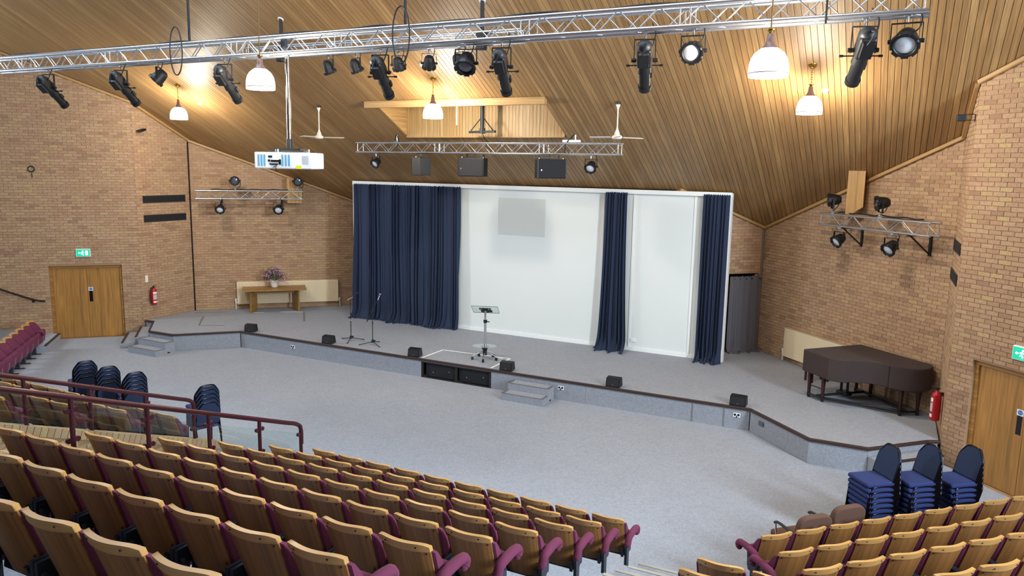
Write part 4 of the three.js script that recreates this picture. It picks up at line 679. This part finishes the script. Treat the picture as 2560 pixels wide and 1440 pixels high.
{ const t = thing('piano_stool', 'dark low piano stool on thin legs tucked behind the covered piano', 'stool', 7.62, S, -2.78, 0.75); mesh('seat', rbox(0.5, 0.08, 0.3, 0.03, 0, 0.42, 0), M.pianoCover, t); for (const x of [-0.2, 0.2]) for (const z of [-0.11, 0.11]) mesh('leg', box(0.035, 0.38, 0.035, x, 0.192, z), M.pianoLeg, t); }

// ------------------------------------------------------------------ auditorium seats
const lean = (y) => -(0.815 - y) * 0.34;
const bend = (t) => -0.055 * t * t;
const grainUp = (g, k = 0.5) => { const uv = g.attributes.uv; for (let i = 0; i < uv.count; i++) uv.setXY(i, uv.getY(i) * k, uv.getX(i) * k * 0.8); return g; };
const seatGeo = {
  shell: grainUp(panel(10, 6, (v) => 0.182 + 0.018 * v, 0.30, () => 0.785, (t, y) => lean(y) + bend(t), () => 0.018)),
  cap: panel(12, 3, () => 0.205, 0.757, (t) => 0.82 - 0.024 * Math.pow(Math.abs(t), 6), (t, y) => lean(y) + bend(t) + 0.010, () => 0.036),
  pad: panel(10, 8, (v) => 0.19 + 0.03 * Math.sin(Math.min(1, v * 1.1) * 1.5), 0.36, (t) => 0.785 - 0.045 * Math.pow(Math.abs(t), 4), (t, y) => lean(y) + bend(t) - 0.020, (t, v) => 0.018 + 0.066 * Math.sin(Math.PI * Math.min(1, 0.15 + v * 0.8))),
  seat: rbox(0.43, 0.32, 0.10, 0.04, 0, 0.415, -0.285, -0.14, 0, 0, 3),
  pan: rbox(0.40, 0.28, 0.02, 0.008, 0, 0.41, -0.227, -0.14),
  hinge: merge([box(0.045, 0.17, 0.008, 0.0, 0.36, -0.327, -0.14), box(0.02, 0.05, 0.02, 0, 0.26, -0.30)]),
  stand: merge([rbox(0.034, 0.36, 0.09, 0.008, 0, 0.20, -0.16), box(0.034, 0.012, 0.26, 0, 0.008, -0.18), box(0.03, 0.12, 0.16, 0, 0.40, -0.19)]),
  bracket: merge([box(0.03, 0.14, 0.02, -0.17, 0.345, -0.14, 0.32), box(0.03, 0.14, 0.02, 0.17, 0.345, -0.14, 0.32)]),
  screws: merge([[-0.12, 0.79], [0.12, 0.79], [-0.175, 0.735], [0.175, 0.735], [0.17, 0.45]].map(([x, y]) => cyl(0.006, 0.006, 0.006, 8, x, y, lean(y) + bend(x / 0.2) + (y > 0.76 ? 0.012 : 0.002), Math.PI / 2))),
  arm: (() => { const c = new THREE.CatmullRomCurve3([V3(0, 0.50, -0.06), V3(0, 0.565, -0.1), V3(0, 0.585, -0.22), V3(0, 0.585, -0.36), V3(0, 0.57, -0.41), V3(0, 0.535, -0.42), V3(0, 0.515, -0.40)]); const g = new THREE.TubeGeometry(c, 26, 0.038, 10); g.scale(1.1, 1, 1); return merge([g, place(new THREE.SphereGeometry(0.036, 10, 8), 0, 0.515, -0.40), place(new THREE.SphereGeometry(0.037, 10, 8), 0, 0.50, -0.06)]); })(),
};
const screwMat = mat('#2b1a10', 0.4, { metalness: 0.5 });
function makeSeat() {
  const t = new THREE.Group(); t.name = 'auditorium_seat';
  mesh('back_shell', seatGeo.shell, M.seatWood, t); mesh('top_cap', seatGeo.cap, M.capWood, t); mesh('back_cushion', seatGeo.pad, M.velvet, t);
  const s = mesh('seat', seatGeo.seat, M.velvet, t); mesh('hinge_plate', seatGeo.hinge, M.plate, s); mesh('seat_pan', seatGeo.pan, M.steel, s);
  for (const x of [-0.226, 0.226]) { const m = mesh('standard', seatGeo.stand, M.steel, t); m.position.x = x; }
  mesh('back_bracket', seatGeo.bracket, M.steel, t); mesh('screws', seatGeo.screws, screwMat, t);
  return t;
}
const seat0 = makeSeat(); let seatUsed = 0;
const ORD = ['first', 'second', 'third', 'fourth', 'fifth', 'sixth', 'seventh', 'eighth', 'ninth', 'tenth'];
const ROW = ['front', 'second', 'third', 'fourth', 'fifth', 'sixth', 'seventh', 'eighth'];
function putSeat(x, y, z, ry, label, group, arm = 0) {
  const t = seatUsed++ ? seat0.clone() : seat0; t.name = numbered('auditorium_seat'); t.userData = {}; scene.add(t); t.position.set(x, y + 0.002, z); t.rotation.set(0, ry, 0); tag(t, label, 'seat', group);
  if (arm) { const m = mesh('armrest', seatGeo.arm, M.velvet, t); m.position.x = arm * 0.265; }
}
for (let k = 1; k <= 8; k++) for (let i = k < 8 ? 0 : 5; i < 10; i++)   // block beside the glass balustrade, facing the stage
  putSeat(1.44 + 0.018 * (k - 1) + 0.4915 * i + 0.245, RISE * (k - 1), 6.485 + GO * (k - 1), 0, `wooden tip-up seat, ${ORD[9 - i]} from aisle steps, ${ROW[k - 1]} row beside nearer glass balustrade`, 'seats in the block beside the nearer glass balustrade', i === 9 ? 1 : 0);
for (let k = 1; k <= 4; k++) for (let i = 0; i < [10, 8, 5, 2][k - 1]; i++)   // block beyond the passage
  putSeat(-(1.44 + 0.4915 * i + 0.245), RISE * (k - 1), 6.485 + GO * (k - 1), 0, `tip-up seat beyond the brick passage, ${ORD[i]} from far balustrade, ${ROW[k - 1]} row`, 'seats beyond the brick sided passage');
for (let k = 1; k <= 5; k++) {                                             // angled block by the stacked chairs
  const L0 = [[7.88, 6.10], [8.19, 7.10], [8.50, 8.02], [8.80, 8.95], [9.1, 9.9]][k - 1];
  for (let i = 0; i < [9, 9, 9, 8, 6][k - 1]; i++) { const d = (i + 0.5) * 0.486 * SQ; putSeat(L0[0] + d, RISE * (k - 1), L0[1] - d, Math.PI / 4, `lit oak-backed seat, ${ORD[i]} from aisle, ${ROW[k - 1]} row of angled block by stacked chairs`, 'angled block by the stacked chairs', i === 0 && k < 3 ? -1 : 0); }
}
[[7.555, 3, 0], [8.045, 3, 1], [7.60, 4, 0], [8.09, 4, 1]].forEach(([x, k, i]) => putSeat(x + 0.235, RISE * (k - 1), 6.485 + GO * (k - 1), 0, `straight-set seat across the aisle steps, ${ORD[i]} of ${ROW[k - 1]} row before angled block`, 'straight seats across the aisle', 0));
for (let i = 0; i < 9; i++) { const d = (i + 0.5) * 0.486 * SQ; putSeat(-(7.88 + d), 0, 6.10 - d, -Math.PI / 4, `burgundy tip-up seat facing the stage by double door, ${ORD[8 - i]} from that door`, 'burgundy row by the double door', i === 8 ? 1 : 0); }

// ------------------------------------------------------------------ passage walls and glass balustrades
const SL = 0.3885, copY = (z) => 0.435 + SL * (z - 6.317);
for (const sx of [-1, 1]) {
  const g = brickWall(sx < 0 ? 'wall_passage_far' : 'wall_passage_near', sx < 0 ? [-1.1, 11.8] : [1.1, 5.87], sx < 0 ? [-1.1, 5.87] : [1.1, 11.8], { top: sx < 0 ? (s) => copY(11.8 - s) - 0.03 : (s) => copY(5.87 + s) - 0.03 });
  const n = 61, cg = box(0.215, 0.13, 0.091), a = Math.atan(SL), st = 0.1;
  for (let i = 0; i < n; i++) { const z = 5.9 + i * st * Math.cos(a) ; const m = mesh('coping_brick', cg, M.bricks[[0, 2, 4, 7, 1][Math.floor(rnd() * 5)]], g); const p = g.worldToLocal ? V3(sx * 1.2, copY(z) - 0.068, z) : null; g.updateMatrixWorld(true); g.worldToLocal(p); m.position.copy(p); m.rotation.order = 'YXZ'; m.rotation.y = -g.rotation.y; m.rotation.x = -a; }
}
function balustrade(x, label, posts, zEnd, zTop) {
  const t = thing('glass_balustrade', label, 'balustrade', x, 0, zEnd); const y = (z) => 1.10 + SL * (z - 6.35), R = (z, yy) => V3(0, yy, z - zEnd);
  mesh('handrail', tube([R(zTop, y(zTop)), R(zEnd + 1.5, y(zEnd + 1.5)), R(zEnd + 0.3, y(zEnd + 0.3)), R(zEnd + 0.1, y(zEnd + 0.1)), R(zEnd + 0.02, y(zEnd) - 0.02), R(zEnd, y(zEnd) - 0.1), R(zEnd, y(zEnd) - 0.3)], 0.032, 80, 12), M.rail, t);
  posts.forEach((z, i) => { const b = copY(z) - 0.01; mesh('post', rod(R(z, b), R(z, y(z) - 0.02), 0.027, 12), M.rail, t);
    for (const f of [0.22, 0.72]) for (const d of i ? [-1, 1] : [1]) mesh('glass_clip', cyl(0.03, 0.03, 0.03, 14, 0, b + (y(z) - b) * (1 - f), z - zEnd + d * 0.05, 0, 0, Math.PI / 2), M.rail, t);
    if (i) { const z0 = posts[i - 1] + 0.05, z1 = z - 0.05, s = new THREE.Shape(); const yb = (q) => copY(q) + 0.04, yt = (q) => y(q) - 0.14; s.moveTo(z0, yb(z0)); s.lineTo(z1, yb(z1)); s.lineTo(z1, yt(z1)); s.lineTo(z0, yt(z0)); const gg = new THREE.ExtrudeGeometry(s, { depth: 0.01, bevelEnabled: false }); gg.rotateY(-Math.PI / 2); gg.translate(0.005, 0, -zEnd); mesh('glass_panel', gg, M.glass, t); }
  });
}
balustrade(1.2, 'burgundy railed glass balustrade on the passage wall beside the seats', [6.36, 7.18, 8.05, 8.94, 9.86, 10.76], 6.35, 11.6);
balustrade(-1.2, 'burgundy railed glass balustrade on the far passage wall', [6.26, 7.15, 8.04, 8.95, 9.86], 6.25, 10.8);

// ------------------------------------------------------------------ stacked banquet chairs
function makeBanquet(plain) {
  const t = new THREE.Group(); t.name = 'banquet_chair'; const r = 0.0115, f = [];   // faces local -z
  const side = (x) => tube([V3(x, 0, -0.24), V3(x, 0.36, -0.2), V3(x, 0.41, -0.17), V3(x, 0.42, 0.1), V3(x, 0.38, 0.15), V3(x, 0, 0.25)], r, 30, 8);
  mesh('side_frame', side(-0.205), M.frameBlack, t); mesh('side_frame', side(0.205), M.frameBlack, t);
  mesh('back_frame', tube([V3(-0.2, 0.42, 0.12), V3(-0.205, 0.6, 0.17), V3(-0.205, 0.72, 0.205), V3(-0.2, 0.755, 0.215), V3(-0.115, 0.885, 0.248), V3(-0.08, 0.9, 0.252), V3(0.08, 0.9, 0.252), V3(0.115, 0.885, 0.248), V3(0.2, 0.755, 0.215), V3(0.205, 0.72, 0.205), V3(0.205, 0.6, 0.17), V3(0.2, 0.42, 0.12)], 0.013, 50, 8), M.frameBlack, t);
  mesh('seat_rail', [box(0.41, 0.02, 0.02, 0, 0.42, -0.19), box(0.41, 0.02, 0.02, 0, 0.42, 0.1)], M.frameBlack, t);
  mesh('seat_cushion', rbox(0.43, 0.062, 0.42, 0.028, 0, 0.452, -0.045, 0, 0, 0, 3), M.banquet, t);
  const bp = panel(6, 9, (v) => v < 0.67 ? 0.195 : 0.195 - (v - 0.67) * 0.27, 0.50, () => 0.88, (tt, y) => 0.145 + (y - 0.5) * 0.27 + 0.03, () => 0.045); mesh('back_pad', bp, plain ? M.banquetPlain : M.banquetPlain, t);
  return t;
}
const banq = makeBanquet(); let banqUsed = 0;
function stack(x, z, ry, n, dy, where, group, y0 = 0.012) {
  for (let i = 0; i < n; i++) {
    const t = banqUsed++ ? banq.clone() : banq; t.name = numbered('banquet_chair'); t.userData = {}; scene.add(t);
    t.position.set(x - Math.sin(ry) * 0.006 * i, y0 + i * dy, z - Math.cos(ry) * 0.006 * i); t.rotation.set(0, ry, 0);
    tag(t, `blue banquet chair, ${i === n - 1 ? 'topmost' : i === 0 ? 'lowest' : ORD[i] + ' from floor'}, in stack ${where}`, 'chair', group);
  }
}
stack(8.98, 3.80, 2.25, 7, 0.075, 'closest to the aisle by angled seats', 'stacked chairs by the angled seats');
stack(9.47, 3.52, 2.25, 7, 0.075, 'between two others by angled seats', 'stacked chairs by the angled seats');
stack(9.98, 3.06, 2.25, 6, 0.075, 'closest to the door with exit sign', 'stacked chairs by the angled seats');
stack(-4.72, 5.80, 1.2, 5, 0.075, 'beyond passage, third from the brick pier', 'stacked chairs beyond the passage');
stack(-4.01, 5.84, 1.2, 5, 0.075, 'beyond passage, second from the brick pier', 'stacked chairs beyond the passage');
stack(-3.25, 5.86, 1.2, 5, 0.075, 'beyond passage, first from the brick pier', 'stacked chairs beyond the passage');
stack(-1.52, 5.78, 1.2, 5, 0.075, 'standing against the brick passage pier', 'stacked chairs beyond the passage');
// brown office armchairs
for (const [x, z, l] of [[8.64, 4.69, 'brown padded office armchair in front of angled seats beside chair stack'], [8.29, 5.20, 'brown padded office armchair in front of angled seats nearer aisle']]) {
  const t = thing('office_armchair', l, 'armchair', x, 0.002, z, Math.PI / 4, 'brown office armchairs');
  { const r = 0.13, w = 0.225, h = 0.2, q = new THREE.Shape(); q.moveTo(-w + r, -h); q.lineTo(w - r, -h); q.quadraticCurveTo(w, -h, w, -h + r); q.lineTo(w, h - r); q.quadraticCurveTo(w, h, w - r, h); q.lineTo(-w + r, h); q.quadraticCurveTo(-w, h, -w, h - r); q.lineTo(-w, -h + r); q.quadraticCurveTo(-w, -h, -w + r, -h); const bg = new THREE.ExtrudeGeometry(q, { depth: 0.05, bevelEnabled: true, bevelSize: 0.02, bevelThickness: 0.02, bevelSegments: 4, curveSegments: 8 }); mesh('backrest', place(bg, 0, 0.64, 0.05, 0.12), M.office, t); } mesh('seat', rbox(0.48, 0.09, 0.46, 0.04, 0, 0.43, -0.2, 0, 0, 0, 3), M.office, t);
  for (const s of [-1, 1]) { mesh('armrest', [tube([V3(s * 0.26, 0.62, 0.1), V3(s * 0.27, 0.64, -0.05), V3(s * 0.27, 0.64, -0.26), V3(s * 0.27, 0.615, -0.3)], 0.018, 16, 8)], M.black, t); mesh('arm_post', tube([V3(s * 0.27, 0.62, -0.28), V3(s * 0.27, 0.5, -0.26), V3(s * 0.26, 0.4, -0.2)], 0.011, 10, 8), M.chrome, t); }
  for (const sx of [-1, 1]) for (const dz of [-0.38, 0.05]) mesh('leg', rod(V3(sx * 0.22, 0.39, dz + 0.02), V3(sx * 0.24, 0, dz), 0.012, 8), M.chrome, t);
}
renderer.render(scene, camera);
